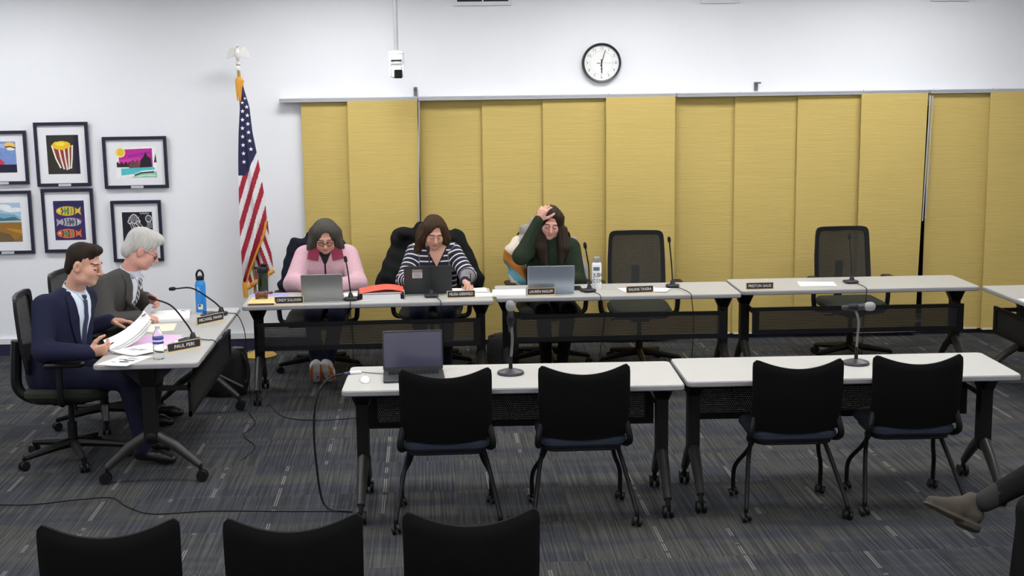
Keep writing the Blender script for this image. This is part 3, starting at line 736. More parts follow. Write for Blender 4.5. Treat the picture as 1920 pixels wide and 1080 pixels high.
# ------------------------------------------------------------------ gooseneck microphones
M_MICW = mat('microphone_base_black', (38,38,44), 0.45)
def gooseneck(x, y, z, head, rz, label, cable=None, mid=None):
    e = empty('gooseneck_microphone', (x, y, z), 0, label, 'microphone', 'black gooseneck microphones on the tables')
    X = Rm(rz, 'Z')
    b = MB().rbox((0, 0, 0.012), (0.105, 0.13, 0.024), 0.03, 0.008)
    b.v = [(vx, vy, vz*(0.7+3.0*(vy+0.065)*1.0 if vz > 0.012 else 1)) for vx, vy, vz in b.v]
    bb = MB(); bb.add(b.v, b.f, 0, X); bb.lathe([(0.022, 0.02), (0.017, 0.045), (0.011, 0.06)], 12, X=X @ Tm(0, 0.03, 0))
    mobj('base', bb, M_MICW, e)
    p0 = X @ Vector((0, 0.03, 0.05)); h = Vector(head)-Vector((x, y, z))
    m = Vector(mid)-Vector((x, y, z)) if mid else (p0*0.45+h*0.55)+Vector((0.0, 0, 0.03))
    sp = spline([p0, p0*0.7+m*0.3+Vector((0, 0, 0.012)), m, h], 8)
    mobj('neck', MB().tube(sp, [0.0055]*len(sp), 8), M_BLKP, e)
    d = (sp[-1]-sp[-3]).normalized(); q = d.to_track_quat('Z', 'Y').to_matrix().to_4x4()
    mobj('capsule', MB().lathe([(0.007, -0.01), (0.0125, 0.0), (0.0135, 0.02), (0.011, 0.036), (0.004, 0.042)], 12, X=Tm(*h) @ q), mat('mic_foam', (26,26,28), 0.95, bump=0.3, bs=600), e)
    mobj('switch', MB().rbox((0, 0, 0), (0.018, 0.012, 0.005), 0.004, 0.001, X=X @ Tm(0, -0.03, 0.021)), M_GREYM, e)
    if cable:
        pts = [Vector(c)-Vector((x, y, z)) for c in cable]
        st = X @ Vector((0, 0.06, 0.012))
        mobj('cable', MB().tube(spline([pts[0]]+pts[1:], 6), 0.0032, 6), M_BLKP, e)
ZT = 0.7401
gooseneck(-0.575, 10.02, ZT, (-0.608, 10.10, 1.02), PI, 'gooseneck microphone beside the silver laptop of the woman in pink', [(-0.57, 9.96, 0.75), (-0.57, 9.832, 0.748), (-0.57, 9.815, 0.70), (-0.56, 9.84, 0.45), (-0.56, 9.86, 0.02), (-0.45, 9.95, 0.006)])
gooseneck(0.02, 10.08, ZT, (0.005, 10.15, 1.075), PI, 'gooseneck microphone in front of the black laptop of the woman in stripes', [(0.05, 10.02, 0.75), (0.085, 9.84, 0.748), (0.09, 9.822, 0.70), (0.10, 9.85, 0.45), (0.10, 9.87, 0.02), (0.2, 10.0, 0.006)])
gooseneck(1.205, 10.16, ZT, (1.19, 10.17, 1.075), PI+0.3, 'gooseneck microphone next to the white bottle', [(1.23, 10.1, 0.75), (1.27, 9.94, 0.748), (1.275, 9.908, 0.70), (1.30, 9.92, 0.58), (1.27, 9.94, 0.3), (1.27, 9.95, 0.02), (1.4, 10.1, 0.006)], mid=(1.215, 10.18, 0.93))
gooseneck(1.878, 10.29, ZT, (1.842, 10.24, 1.10), PI-0.2, 'tall gooseneck microphone beside the left empty office chair', [(1.90, 10.23, 0.75), (1.945, 9.95, 0.748), (1.95, 9.885, 0.70), (1.965, 9.89, 0.5), (1.95, 9.9, 0.2), (1.97, 10.1, 0.01), (2.15, 10.4, 0.006)], mid=(1.868, 10.29, 0.93))
gooseneck(3.275, 10.29, ZT, (3.279, 10.36, 1.083), PI, 'gooseneck microphone before the right-hand empty office chair', [(3.29, 10.22, 0.75), (3.30, 10.0, 0.748), (3.295, 9.965, 0.70), (3.28, 9.97, 0.5), (3.28, 9.98, 0.02)])
gooseneck(-1.515, 8.57, ZT, (-1.698, 8.46, 1.035), -PI/2-0.5, 'gooseneck microphone at the name plate near the plastic water bottle', [(-1.47, 8.60, 0.75), (-1.40, 8.56, 0.748), (-1.357, 8.55, 0.745), (-1.33, 8.56, 0.70)], mid=(-1.60, 8.50, 0.98))
gooseneck(-1.475, 9.50, ZT, (-1.727, 9.30, 0.965), -PI/2-0.4, 'gooseneck microphone in front of the blue steel flask', [(-1.43, 9.52, 0.75), (-1.38, 9.52, 0.748), (-1.345, 9.53, 0.735), (-1.315, 9.56, 0.66), (-1.30, 9.58, 0.55), (-1.29, 9.60, 0.2), (-1.28, 9.55, 0.01), (-1.3, 9.2, 0.006)], mid=(-1.62, 9.39, 0.95))

# ------------------------------------------------------------------ desk stand microphones on the front tables
M_GRILLE = mat('mic_grille_grey', (150,150,152), 0.5, metal=0.4, var=0.2, vs=500, bump=0.4, bs=900)
def desk_mic(x, y, pts, label, up):
    e = empty('desk_microphone', (x, y, ZT), 0, label, 'microphone', 'handheld microphones on round desk stands')
    mobj('base', MB().lathe([(0.072, 0), (0.076, 0.006), (0.072, 0.016), (0.04, 0.026), (0.014, 0.032)], 28), mat('stand_base_dark', (52,52,56), 0.4), e)
    j = pts[0]
    mobj('stand_tube', MB().tube([(0, 0, 0.028), (j[0]*0.3, 0, 0.10)], [0.012, 0.008], 10), M_BLKP, e)
    mobj('gooseneck', MB().tube(spline([(j[0]*0.3, 0, 0.095)]+pts, 6), 0.0075, 10), M_GREYM, e)
    a = Vector(pts[-1]); d = Vector(up).normalized(); q = d.to_track_quat('Z', 'Y').to_matrix().to_4x4(); X = Tm(*a) @ q
    mobj('clip', MB().lathe([(0.014, -0.02), (0.02, -0.01), (0.022, 0.03), (0.017, 0.04)], 14, X=X), M_BLKP, e)
    h = mobj('handle', MB().lathe([(0.012, -0.055), (0.0135, -0.05), (0.017, 0.06), (0.021, 0.075)], 16, X=X), mat('mic_body_dark', (58,58,60), 0.4, metal=0.5), e)
    mobj('grille', MB().lathe([(0.017, 0.073), (0.024, 0.083), (0.0262, 0.10), (0.0245, 0.115), (0.017, 0.127), (0.004, 0.132)], 20, X=X), M_GRILLE, h)
desk_mic(0.445, 7.40, [(0.01, 0, 0.16), (0.012, 0.0, 0.22), (0.004, 0.0, 0.29)], 'upright desk microphone on the front table beside the dark laptop', (-0.02, -0.25, 1))
desk_mic(2.405, 7.42, [(0.005, 0, 0.16), (0.01, 0.0, 0.24), (-0.005, 0.01, 0.30), (-0.03, 0.01, 0.325)], 'bent desk microphone on the right front table, its grey head pointing right', (1.0, -0.5, 0.12))

# ------------------------------------------------------------------ laptops
def laptop(x, y, rz, w, d, h, lean, label, lid, deck, screen, sticker=False, bezel=None):
    """local: user at -y, hinge at +y; (x, y) is the hinge middle"""
    e = empty('laptop', (x, y, ZT), rz, label, 'laptop', 'open laptops')
    b = mobj('keyboard_base', MB().rbox((0, -d/2, 0.008), (w, d, 0.014), 0.012, 0.003), deck, e)
    keys = MB()
    for r in range(5):
        for c in range(13): keys.box((-w*0.42+w*0.84*(c+0.5)/13, -0.035-0.0185*r, 0.0158), (w*0.84/13-0.003, 0.0155, 0.0016))
    tag(mobj('keys', keys, M_BLKP, b, smooth=False), kind='stuff')
    mobj('touchpad', MB().box((0, -d*0.78, 0.0153), (w*0.32, d*0.28, 0.0006)), bezel or deck, b, smooth=False)
    X = Tm(0, 0, 0.014) @ Rm(-lean, 'X')
    l = mobj('lid', MB().rbox((0, h/2, 0), (w, h, 0.008), 0.01, 0.002, X=X @ Rm(PI/2, 'X')), lid, e)
    mobj('screen', MB().box((0, -0.0046, h/2+0.004), (w-0.016, 0.0008, h-0.03), X=X), screen, l, smooth=False)
    if sticker:
        mobj('sticker', MB().box((w*0.22, 0.0046, h*0.66), (0.075, 0.0008, 0.045), X=X), mat('sticker_grey_white', (206,204,206), 0.6), l, smooth=False)
        mobj('sticker', MB().box((w*0.22, 0.0046, h*0.82), (0.075, 0.0008, 0.026), X=X), mat('sticker_taupe', (150,140,140), 0.6), l, smooth=False)
        for q in range(4): mobj('sticker_line', MB().box((w*0.22, 0.0052, h*0.66+0.014-0.009*q), (0.06-0.008*(q % 2), 0.0006, 0.0035), X=X), mat('sticker_print', (120,116,118), 0.6), l, smooth=False)
    return e
M_SILV = mat('silver_aluminium', (176,178,176), 0.35, metal=0.75)
M_SILVB = mat('cool_silver_aluminium', (176,186,200), 0.3, metal=0.7)
M_LAPK = mat('charcoal_laptop_shell', (58,60,62), 0.4, metal=0.3)
M_SCRON = emis_mat('lit_screen', (190,200,214), 0.6)
M_SCROFF = mat('dark_glossy_screen', (66,64,86), 0.22, var=0.02, spec=0.9, coat=0.4)
laptop(-0.782, 10.0, PI+0.02, 0.305, 0.21, 0.195, 0.22, 'small silver laptop in front of the woman in the pink fleece', M_SILV, M_SILV, M_SCRON)
laptop(-0.002, 10.21, PI-0.02, 0.36, 0.24, 0.215, 0.25, 'charcoal laptop with a pale sticker before the woman in stripes', M_LAPK, M_LAPK, M_SCRON, sticker=True)
laptop(0.918, 10.09, PI-0.02, 0.352, 0.24, 0.21, 0.22, 'pale silver-blue laptop in front of the woman in dark green', M_SILVB, M_SILVB, M_SCRON)
laptop(-0.096, 7.505, 0.03, 0.335, 0.255, 0.222, 0.12, 'dark laptop with a blank glossy screen on the front table', M_LAPK, M_LAPK, M_SCROFF)

# ------------------------------------------------------------------ name plates
M_PLATE = mat('black_engraved_plate', (40,38,44), 0.4)
M_PGOLD = mat('brass_plate_holder', (232,206,160), 0.4, metal=0.25)
M_PTXT = mat('engraved_white', (240,240,236), 0.6)
def nameplate(x, y, rz, txt, label, w=0.205):
    e = empty('name_plate', (x, y, ZT), rz, label, 'name plate', 'black name plates with brass holders')
    mobj('holder', MB().box((0, 0.0, 0.003), (w+0.006, 0.03, 0.006)).box((0, 0.006, 0.029), (w+0.008, 0.004, 0.052)), M_PGOLD, e, smooth=False)
    mobj('plate', MB().box((0, 0.0022, 0.0295), (w-0.004, 0.003, 0.044)), M_PLATE, e, smooth=False)
    t = text_mb(txt, 0.026, th=0.0004)
    xs = [v[0] for v in t.v]; k = min(1.25, (w-0.03)/(max(xs)-min(xs)))
    t.v = [(v[0]*k, v[1]*1.15, v[2]) for v in t.v]
    l = MB(); l.add(t.v, t.f, 0, Tm(0, 0.0004, 0.029) @ Rm(PI/2, 'X'))
    mobj('lettering', l, M_PTXT, e, smooth=False)
nameplate(-1.018, 9.90, 0.03, 'CINDY SULLIVAN', 'name plate at the left end of the back row, beside the wooden gavel block')
nameplate(0.241, 9.995, 0.08, 'MELISSA GREENFIELD', 'name plate in front of the woman in the striped top')
nameplate(0.840, 10.03, 0.0, 'LAUREN NASUFF', 'name plate standing against the pale silver-blue laptop')
nameplate(1.584, 10.03, 0.10, 'EAILENE TAVERA', 'name plate on white papers before the left empty office chair')
nameplate(2.505, 10.065, 0.0, 'PRESTON GALES', 'name plate alone on the bare end of the right back table')
nameplate(-1.498, 8.30, 0.78, 'PAUL PERI', 'name plate beside the plastic water bottle on the side table', 0.235)
nameplate(-1.478, 9.21, 0.9, 'MICHAEL PAVIA', 'name plate on the side table in front of the blue flask', 0.235)

# ------------------------------------------------------------------ papers, folders, binders
def paper(x, y, w, d, rz, label, n=1, group='loose white papers on the tables', marks=None, z=ZT, m=None, name='paper_sheet', cat='paper'):
    t = 0.0012*n
    g = []
    for i in range(9):
        row = []
        for j in range(7):
            u, v = i/8-0.5, j/6-0.5
            row.append((u*w, v*d, t+0.0015*(1+math.sin(5*u+3*v+x*7))*(abs(u)+abs(v))))
        g.append(row)
    e = mobj(name, MB().sheet(g, t), m or M_PAPER); e.location = (x, y, z); e.rotation_euler = (0, 0, rz)
    tag(e, label, cat, group)
    for (u, v, mw, md) in (marks or []):
        mobj('printed_mark', MB().box((u*w, v*d, t+0.0036), (mw, md, 0.0005)), M_INK, e, smooth=False)
    return e
paper(-1.80, 8.02, 0.20, 0.28, -0.35, 'printed sheet at the near corner of the side table', 1, marks=[(0.15, 0.0, 0.07, 0.012), (-0.1, 0.05, 0.05, 0.008), (0.1, -0.15, 0.06, 0.015), (0.05, 0.2, 0.05, 0.006), (-0.2, -0.2, 0.03, 0.006), (0.25, 0.15, 0.03, 0.006)])
paper(-1.755, 8.28, 0.22, 0.28, -0.7, 'printed pages under the navy-suited man\'s hand', 6, marks=[(0.0, -0.1, 0.10, 0.006), (0.12, -0.02, 0.06, 0.006), (-0.1, -0.18, 0.05, 0.006)], z=ZT+0.0085)
paper(-1.58, 8.62, 0.10, 0.15, -0.2, 'small white slip beside the pink folder', 1)
fo = paper(-1.735, 8.58, 0.25, 0.42, -0.12, 'pale pink folder lying open on the side table', 3, m=mat('pale_pink_card', (226,190,222), 0.7), name='folder', cat='folder', group='folders', z=ZT+0.001)
paper(-1.79, 9.06, 0.20, 0.28, 0.1, 'cream sheet under the grey-haired man\'s right hand', 2, m=mat('cream_paper', (240,232,206), 0.8), z=ZT)
st = paper(-1.795, 9.45, 0.27, 0.36, 0.15, 'thick stack of white papers by the blue flask', 16, group='paper stacks', marks=[(0.32, 0.36, 0.03, 0.018)])
# sheaf of pages held up by the man in navy
def sheaf():
    e = empty('held_pages', (-1.88, 8.45, 0.76), 0, 'curling sheaf of white pages held up by the man in the navy suit', 'paper')
    o = Vector((-1.88, 8.45, 0.76))
    ll, lr, ul, ur = [Vector(q)-o for q in ((-1.935, 8.265, 0.762), (-1.757, 8.62, 0.868), (-2.0, 8.36, 0.802), (-1.812, 8.70, 0.905))]
    for q in range(3):
        g = []
        for i in range(13):
            u = i/12; row = []
            for j in range(9):
                v = j/8; p = (ll*(1-u)+lr*u)*(1-v)+(ul*(1-u)+ur*u)*v
                p = p+Vector((0.004*q, -0.004*q, -0.010*q*(1+u)-0.022*math.sin(PI*u)+0.018*u**6))
                row.append(tuple(p))
            g.append(row)
        mobj('page', MB().sheet(g, 0.0008), M_PAPER, e)
    c = lr*0.35+ur*0.65-Vector((0.012, 0.03, -0.011))
    mobj('printed_mark', MB().box((0, 0, 0), (0.008, 0.04, 0.002), X=Tm(*c) @ Rm(-0.46, 'Z') @ Rm(0.25, 'X')), M_INK, e, smooth=False)
sheaf()
paper(0.315, 10.335, 0.26, 0.20, 0.05, 'white sheet the woman in stripes is writing on', 2)
paper(0.42, 10.10, 0.20, 0.17, 0.0, 'white sheet behind the striped woman\'s name plate', 2)
paper(0.605, 10.14, 0.25, 0.25, -0.06, 'stack of white papers between the charcoal and the silver-blue laptops', 10, group='paper stacks')
paper(-0.60, 10.25, 0.12, 0.16, 0.1, 'white slip right of the small silver laptop', 1)
paper(1.60, 10.17, 0.28, 0.22, 0.15, 'white papers behind the name plate at the left empty chair', 3)
paper(1.72, 10.14, 0.20, 0.16, -0.35, 'loose white sheet beside the tall gooseneck microphone', 1, z=ZT+0.004)
paper(3.00, 10.26, 0.28, 0.21, -0.15, 'two white sheets before the right-hand empty office chair', 2)
paper(4.32, 9.25, 0.22, 0.28, 0.0, 'white sheet on the right side table at the frame edge', 2)
paper(-1.20, 10.30, 0.28, 0.16, 0.05, 'lilac sheet behind the wooden gavel', 1, m=mat('lilac_paper', (160,160,208), 0.8))
def binder():
    e = empty('ring_binder', (-0.357, 10.12, ZT), 0.03, 'white ring binder lying flat beneath the orange-red folder', 'binder')
    mobj('cover', MB().rbox((0, 0, 0.0015), (0.33, 0.27, 0.003), 0.006), M_PAPER, e)
    mobj('page_block', MB().rbox((0.01, 0, 0.021), (0.29, 0.255, 0.034), 0.003), mat('page_edges', (222,222,226), 0.8, var=0.08, vs=300, stretch=(0.05, 0.05, 6)), e)
    for s in (-1, 1): mobj('spine_edge', MB().rbox((s*0.158, 0, 0.022), (0.026, 0.27, 0.04), 0.01, 0.004), M_BLKP, e)
    f = empty('report_folder', (-0.352, 10.13, ZT+0.0425), 0.05, 'bright orange-red folder lying on top of the white binder', 'folder', 'folders')
    g = [[((i/12-0.5)*0.33, (j/8-0.5)*0.26, 0.006+0.03*(i/12)**2*(1-(i/12))*3.2+0.012*math.sin(3*i/12)) for i in range(13)] for j in range(9)]
    mobj('cover', MB().sheet(g, 0.002), mat('orange_red_card', (240,92,76), 0.6), f)
    mobj('contents', MB().rbox((0.0, 0, 0.003), (0.30, 0.24, 0.006), 0.004), M_PAPER, f)
binder()
# ------------------------------------------------------------------ gavel and block
e = empty('sound_block', (-1.215, 10.0, ZT), 0.0, 'pale wooden sound block on the table corner below the gavel', 'block')
mobj('board', MB().rbox((0, 0, 0.009), (0.205, 0.29, 0.018), 0.008, 0.003), mat('pale_maple', (236,208,142), 0.45, var=0.08, vs=12, stretch=(1, 8, 1)), e)
mobj('edge_plate', MB().box((0, -0.1455, 0.010), (0.185, 0.002, 0.012)), mat('brown_plaque', (86,62,56), 0.5), e, smooth=False)
e = empty('gavel', (-1.235, 10.06, ZT+0.018), 0.2, 'brown turned wooden gavel resting on the pale block', 'gavel')
M_WALN = mat('walnut', (104,66,48), 0.35, var=0.25, vs=30, stretch=(6, 1, 1))
mobj('head', MB().lathe([(0.026, -0.045), (0.03, -0.04), (0.03, -0.028), (0.024, -0.022), (0.024, 0.022), (0.03, 0.028), (0.03, 0.04), (0.026, 0.045)], 20, X=Tm(0, 0, 0.03) @ Rm(PI/2, 'Y')), M_WALN, e)
mobj('handle', MB().tube([(0, 0.02, 0.03), (0.05, 0.10, 0.022), (0.09, 0.16, 0.016)], [0.009, 0.008, 0.011], 10), M_WALN, e)
# ------------------------------------------------------------------ bottles
def tumbler():
    e = empty('tumbler', (-1.262, 10.40, ZT), 0, 'dark green tumbler with a black flip lid at the table end', 'bottle', 'drink bottles on the tables')
    mobj('body', MB().lathe([(0.036, 0), (0.038, 0.006), (0.042, 0.12), (0.043, 0.165)], 24), mat('green_plastic', (30,44,22), 0.25, var=0.15, coat=0.5), e)
    l = mobj('lid', MB().lathe([(0.044, 0.165), (0.045, 0.195), (0.038, 0.205), (0.02, 0.212)], 24), M_BLKP, e)
    mobj('spout', MB().box((-0.032, 0, 0.20), (0.06, 0.03, 0.014)).rbox((0.012, 0, 0.222), (0.045, 0.035, 0.022), 0.01, 0.004), M_BLKP, l)
tumbler()
def flask():
    e = empty('steel_flask', (-1.612, 9.66, ZT), 0, 'bright blue steel flask with a black loop cap', 'bottle', 'drink bottles on the tables')
    mobj('body', MB().lathe([(0.035, 0), (0.037, 0.004), (0.037, 0.195), (0.033, 0.212), (0.027, 0.222), (0.026, 0.232)], 28), mat('bright_blue_enamel', (46,140,222), 0.35), e)
    c = mobj('cap', MB().lathe([(0.027, 0.228), (0.029, 0.232), (0.029, 0.25), (0.025, 0.256)], 24), M_BLKP, e)
    mobj('loop', MB().tube([(0.022*math.cos(a)*1.1, 0, 0.252+0.045*math.sin(a)) for a in np.linspace(0, PI, 14)], 0.0075, 8), M_BLKP, c)
    t = [(0.0375*math.cos(a), 0.0375*math.sin(a)) for a in np.linspace(-PI/2-0.45, -PI/2+0.5, 8)]
    mobj('logo_patch', MB().sheet([[(x, y, z) for x, y in t] for z in (0.022, 0.058)]), mat('label_white', (234,236,238), 0.5), e)
    mobj('logo_mark', MB().sheet([[(x*1.01, y*1.01, z) for x, y in t[1:5]] for z in (0.042, 0.056)]), mat('label_dark', (50,56,70), 0.5), e)
    for q in range(3):
        a = -PI/2-0.3+0.16*q
        mobj('logo_stroke', MB().tube([(0.0375*math.cos(a+0.12*t_), 0.0375*math.sin(a+0.12*t_), 0.158-0.012*q+0.024*abs(t_)) for t_ in (-1, 0, 1)], 0.002, 6), mat('label_white', (234,236,238), 0.5), e)
flask()
tag(mobj('phone', MB().rbox((0, 0, 0.005), (0.075, 0.15, 0.009), 0.012, 0.002), mat('phone_dark', (44,48,66), 0.2)), 'dark phone lying by the foot of the blue flask', 'phone', 'phones').location = (-1.555, 9.55, ZT)
def water_bottle():
    e = empty('water_bottle', (-1.602, 8.03, ZT), 0, 'clear plastic water bottle with a blue label', 'bottle', 'drink bottles on the tables')
    pet = mat('clear_plastic', (246,248,250), 0.05, trans=1.0, ior=1.15, var=0.0)
    pr = [(0.024, 0.0), (0.031, 0.006)]
    for q in range(5): pr += [(0.032, 0.014+0.016*q), (0.0305, 0.022+0.016*q)]
    pr += [(0.032, 0.098), (0.032, 0.135), (0.029, 0.155), (0.016, 0.178), (0.013, 0.182), (0.013, 0.196)]
    mobj('body', MB().lathe(pr, 28), pet, e)
    mobj('cap', MB().lathe([(0.0145, 0.188), (0.015, 0.19), (0.015, 0.204), (0.013, 0.206)], 20), M_TRIMW, e)
    lb = mobj('label_band', MB().lathe([(0.0322, 0.098), (0.0326, 0.099), (0.0326, 0.134), (0.0322, 0.135)], 28), mat('blue_label', (66,74,160), 0.5, var=0.1), e)
    mobj('label_stripe', MB().lathe([(0.0329, 0.112), (0.0330, 0.113), (0.0330, 0.121), (0.0329, 0.122)], 28), mat('label_white', (234,236,238), 0.5), lb)
water_bottle()
def white_bottle():
    e = empty('drink_bottle', (1.285, 10.245, ZT), 0, 'tall white printed bottle with a clear grey cap', 'bottle', 'drink bottles on the tables')
    mw = mat('bottle_white', (240,240,240), 0.3)
    mobj('body', MB().lathe([(0.034, 0), (0.037, 0.005), (0.037, 0.19), (0.033, 0.205), (0.026, 0.212)], 28), mw, e)
    mobj('cap', MB().lathe([(0.027, 0.21), (0.028, 0.215), (0.028, 0.235), (0.025, 0.25), (0.022, 0.252)], 24), mat('cap_grey', (150,152,156), 0.25), e)
    mk = mat('bottle_print_grey', (112,116,124), 0.5); dk = mat('bottle_print_black', (52,52,56), 0.5)
    def patch(a0, a1, z0, z1, m, nm):
        mobj(nm, MB().sheet([[(0.0374*math.cos(a), 0.0374*math.sin(a), z) for a in np.linspace(-PI/2+a0, -PI/2+a1, 8)] for z in (z0, z1)]), m, e)
    patch(-0.9, 0.5, 0.150, 0.178, mk, 'print_band')
    for r, w in ((0.115, 'JUSN'), (0.07, 'CSN')):
        n = len(w)
        for q, ch in enumerate(w):
            a = -PI/2-0.75+1.5*q/(n-1)
            mobj('print_letter', text_mb(ch, 0.042, X=Tm(0.0376*math.cos(a), 0.0376*math.sin(a), r) @ Rm(a+PI/2, 'Z') @ Rm(PI/2, 'X'), th=0.0004), dk, e, smooth=False)
white_bottle()
tag(mobj('phone', MB().rbox((0, 0, 0.006), (0.075, 0.15, 0.011), 0.012, 0.002), mat('phone_black', (26,26,28), 0.25)), 'black phone lying behind the gooseneck next to the white bottle', 'phone', 'phones').location = (1.135, 10.30, ZT)
# ------------------------------------------------------------------ mouse, adapter and cables
e = empty('computer_mouse', (-0.355, 7.30, ZT), 0.05, 'white computer mouse left of the dark laptop', 'mouse')
g = MB().ell((0, 0, 0.004), (0.029, 0.05, 0.028), 18, 10); g.v = [(x, y, max(z, 0.0)) for x, y, z in g.v]
mobj('shell', g, mat('mouse_white', (240,240,240), 0.35), e)
mobj('scroll_wheel', MB().lathe([(0.006, -0.004), (0.007, 0), (0.006, 0.004)], 12, X=Tm(0, 0.028, 0.024) @ Rm(PI/2, 'Y')), M_GREYM, e)
e = empty('display_adapter', (-0.42, 7.505, ZT), 0.3, 'white cable adapter lying at the left end of the front table', 'adapter')
mobj('plug', MB().rbox((0, 0, 0.008), (0.07, 0.028, 0.014), 0.006, 0.003), mat('adapter_white', (228,228,230), 0.4), e)
mobj('collar', MB().tube([(-0.035, -0.008, 0.009), (-0.07, -0.02, 0.010)], 0.009, 10), mat('collar_navy', (52,54,96), 0.5), e)
mobj('lead', MB().tube(spline([(0.035, 0.0, 0.008), (0.07, -0.02, 0.004), (0.11, -0.055, 0.004), (0.155, -0.10, 0.006)], 6), 0.0028, 6), mat('lead_grey', (110,110,114), 0.5), e)
tag(mobj('display_cable', MB().tube(spline([(-0.49, 7.475, 0.748), (-0.56, 7.43, 0.735), (-0.62, 7.39, 0.66), (-0.648, 7.37, 0.50), (-0.64, 7.36, 0.25), (-0.60, 7.35, 0.03), (-0.45, 7.30, 0.006)], 8), 0.0065, 8), M_BLKP), 'thick black cable drooping from the left end of the front table', 'cable', 'black cables')
def floor_cable(pts, label, r=0.0035):
    tag(mobj('floor_cable', MB().tube(spline([(p[0], p[1], r) for p in pts], 8), r, 6), M_BLKP), label, 'cable', 'black cables')
floor_cable([(-2.9, 7.75), (-2.35, 7.62), (-2.05, 7.68), (-1.85, 7.70), (-1.72, 7.52), (-1.55, 7.38), (-1.25, 7.40), (-0.9, 7.36), (-0.5, 7.32)], 'thin black cable snaking over the carpet before the navy-suited man')
floor_cable([(-1.27, 10.2), (-1.15, 9.75), (-1.02, 9.45), (-0.80, 9.35), (-0.55, 9.38), (-0.25, 9.42)], 'thin black cable on the carpet in front of the white sneakers')
floor_cable([(1.9, 10.0), (2.05, 10.65), (2.2, 10.75), (2.45, 10.5), (2.6, 10.8)], 'thin black cable on the carpet under the middle back table')
floor_cable([(-1.30, 9.60), (-1.22, 9.3), (-1.26, 9.0), (-1.15, 8.7), (-1.2, 8.4)], 'thin black cable trailing past the side table foot')
# ------------------------------------------------------------------ bags
def bag(x, y, rz, w, d, h, label, m, straps=True):
    e = empty('shoulder_bag', (x, y, 0), rz, label, 'bag', 'bags under the tables')
    n = 24; rings = []
    for (k, zf) in ((0.72, 0.0), (0.92, 0.04), (1.02, 0.2), (1.0, 0.5), (0.97, 0.8), (0.9, 0.93), (0.5, 1.0)):
        rings.append([(k*w/2*math.copysign(abs(math.cos(2*PI*q/n))**0.6, math.cos(2*PI*q/n)), k*d/2*math.copysign(abs(math.sin(2*PI*q/n))**0.6, math.sin(2*PI*q/n)), zf*h+0.012*math.sin(q*1.3+zf*6)*(0 if zf == 0 else 1)) for q in range(n)])
    mb = MB(); mb.v = sum(rings, []); k = len(rings)
    mb.f = [(i*n+q, i*n+(q+1) % n, (i+1)*n+(q+1) % n, (i+1)*n+q) for i in range(k-1) for q in range(n)]+[tuple(range(n-1, -1, -1)), tuple(range((k-1)*n, k*n))]; mb.m = [0]*len(mb.f)
    mobj('body', mb, m, e, ang=60)
    mobj('top_zip', MB().tube([(-w*0.42, 0, h*0.985), (w*0.42, 0, h*0.985)], 0.012, 8), M_GREYM, e)
    if straps:
        mobj('strap', MB().tube(spline([(w*0.40, -d*0.3, h*0.92), (w*0.53, -d*0.45, h*0.7), (w*0.54, -d*0.5, h*0.4), (w*0.47, -d*0.5, h*0.3)], 6), 0.014, 6), m, e)
        mobj('strap', MB().tube(spline([(-w*0.1, -d*0.52, h*0.5), (w*0.1, -d*0.56, h*0.40), (w*0.42, -d*0.53, h*0.22)], 6), 0.009, 6), mat('strap_grey', (96,94,88), 0.6), e)
M_BAGB = mat('black_nylon', (20,20,22), 0.6, bump=0.2, bs=60)
bag(-1.56, 10.23, 0.0, 0.36, 0.20, 0.36, 'black shoulder bag on the floor behind the side table', M_BAGB)
bag(0.60, 11.0, 0.3, 0.26, 0.16, 0.26, 'dark grey bag on the floor beside the woman in green', mat('grey_patterned_cloth', (72,70,70), 0.8, var=0.5, vs=40), False)
# ------------------------------------------------------------------ smooth bodies from blended limbs (distance fields -> one surface)
V3 = lambda *a: np.array(a, np.float32)
def unit(v): v = np.asarray(v, float); return (v/np.linalg.norm(v)).astype(np.float32)
def cone(a, b, ra, rb, m=0, k=0.03, fr=None, flat=1.0, s0=None, sub=False):
    return dict(t='c', a=np.asarray(a, np.float32), b=np.asarray(b, np.float32), ra=ra, rb=rb, m=m, k=k, fr=None if fr is None else unit(fr), flat=flat, s0=s0, sub=sub)
def ell(c, r, R=None, m=0, k=0.03, sub=False):
    return dict(t='e', c=np.asarray(c, np.float32), r=np.asarray(r, np.float32), R=np.eye(3, dtype=np.float32) if R is None else np.asarray(R, np.float32), m=m, k=k, sub=sub, s0=None)
def pdist(p, X):
    if p['t'] == 'c':
        pa = X-p['a']; ba = p['b']-p['a']
        if p['flat'] != 1.0:
            n = p['fr']; g = 1/p['flat']-1
            pa = pa+(pa@n)[..., None]*n*g; ba = ba+(ba@n)*n*g
        t = np.clip((pa@ba)/max(float(ba@ba), 1e-9), 0, 1)
        d = np.linalg.norm(pa-t[..., None]*ba, axis=-1)-(p['ra']+(p['rb']-p['ra'])*t)
        return d*(0.5+0.5*p['flat'])
    q = ((X-p['c'])@p['R'])
    k0 = np.linalg.norm(q/p['r'], axis=-1); k1 = np.linalg.norm(q/(p['r']*p['r']), axis=-1)
    return k0*(k0-1)/np.maximum(k1, 1e-6)
def pbox(p):
    if p['t'] == 'c':
        r = max(p['ra'], p['rb']); return np.minimum(p['a'], p['b'])-r, np.maximum(p['a'], p['b'])+r
    r = float(p['r'].max()); return p['c']-r, p['c']+r
def smin(a, b, k):
    h = np.maximum(k-np.abs(a-b), 0)/k; return np.minimum(a, b)-h*h*k*0.25
def sdf_at(prims, X):
    F = np.full(X.shape[:-1], 1e3, np.float32)
    for p in prims:
        d = pdist(p, X)
        F = -smin(-F, d, p['k']) if p['sub'] else smin(F, d, p['k'])
    return F
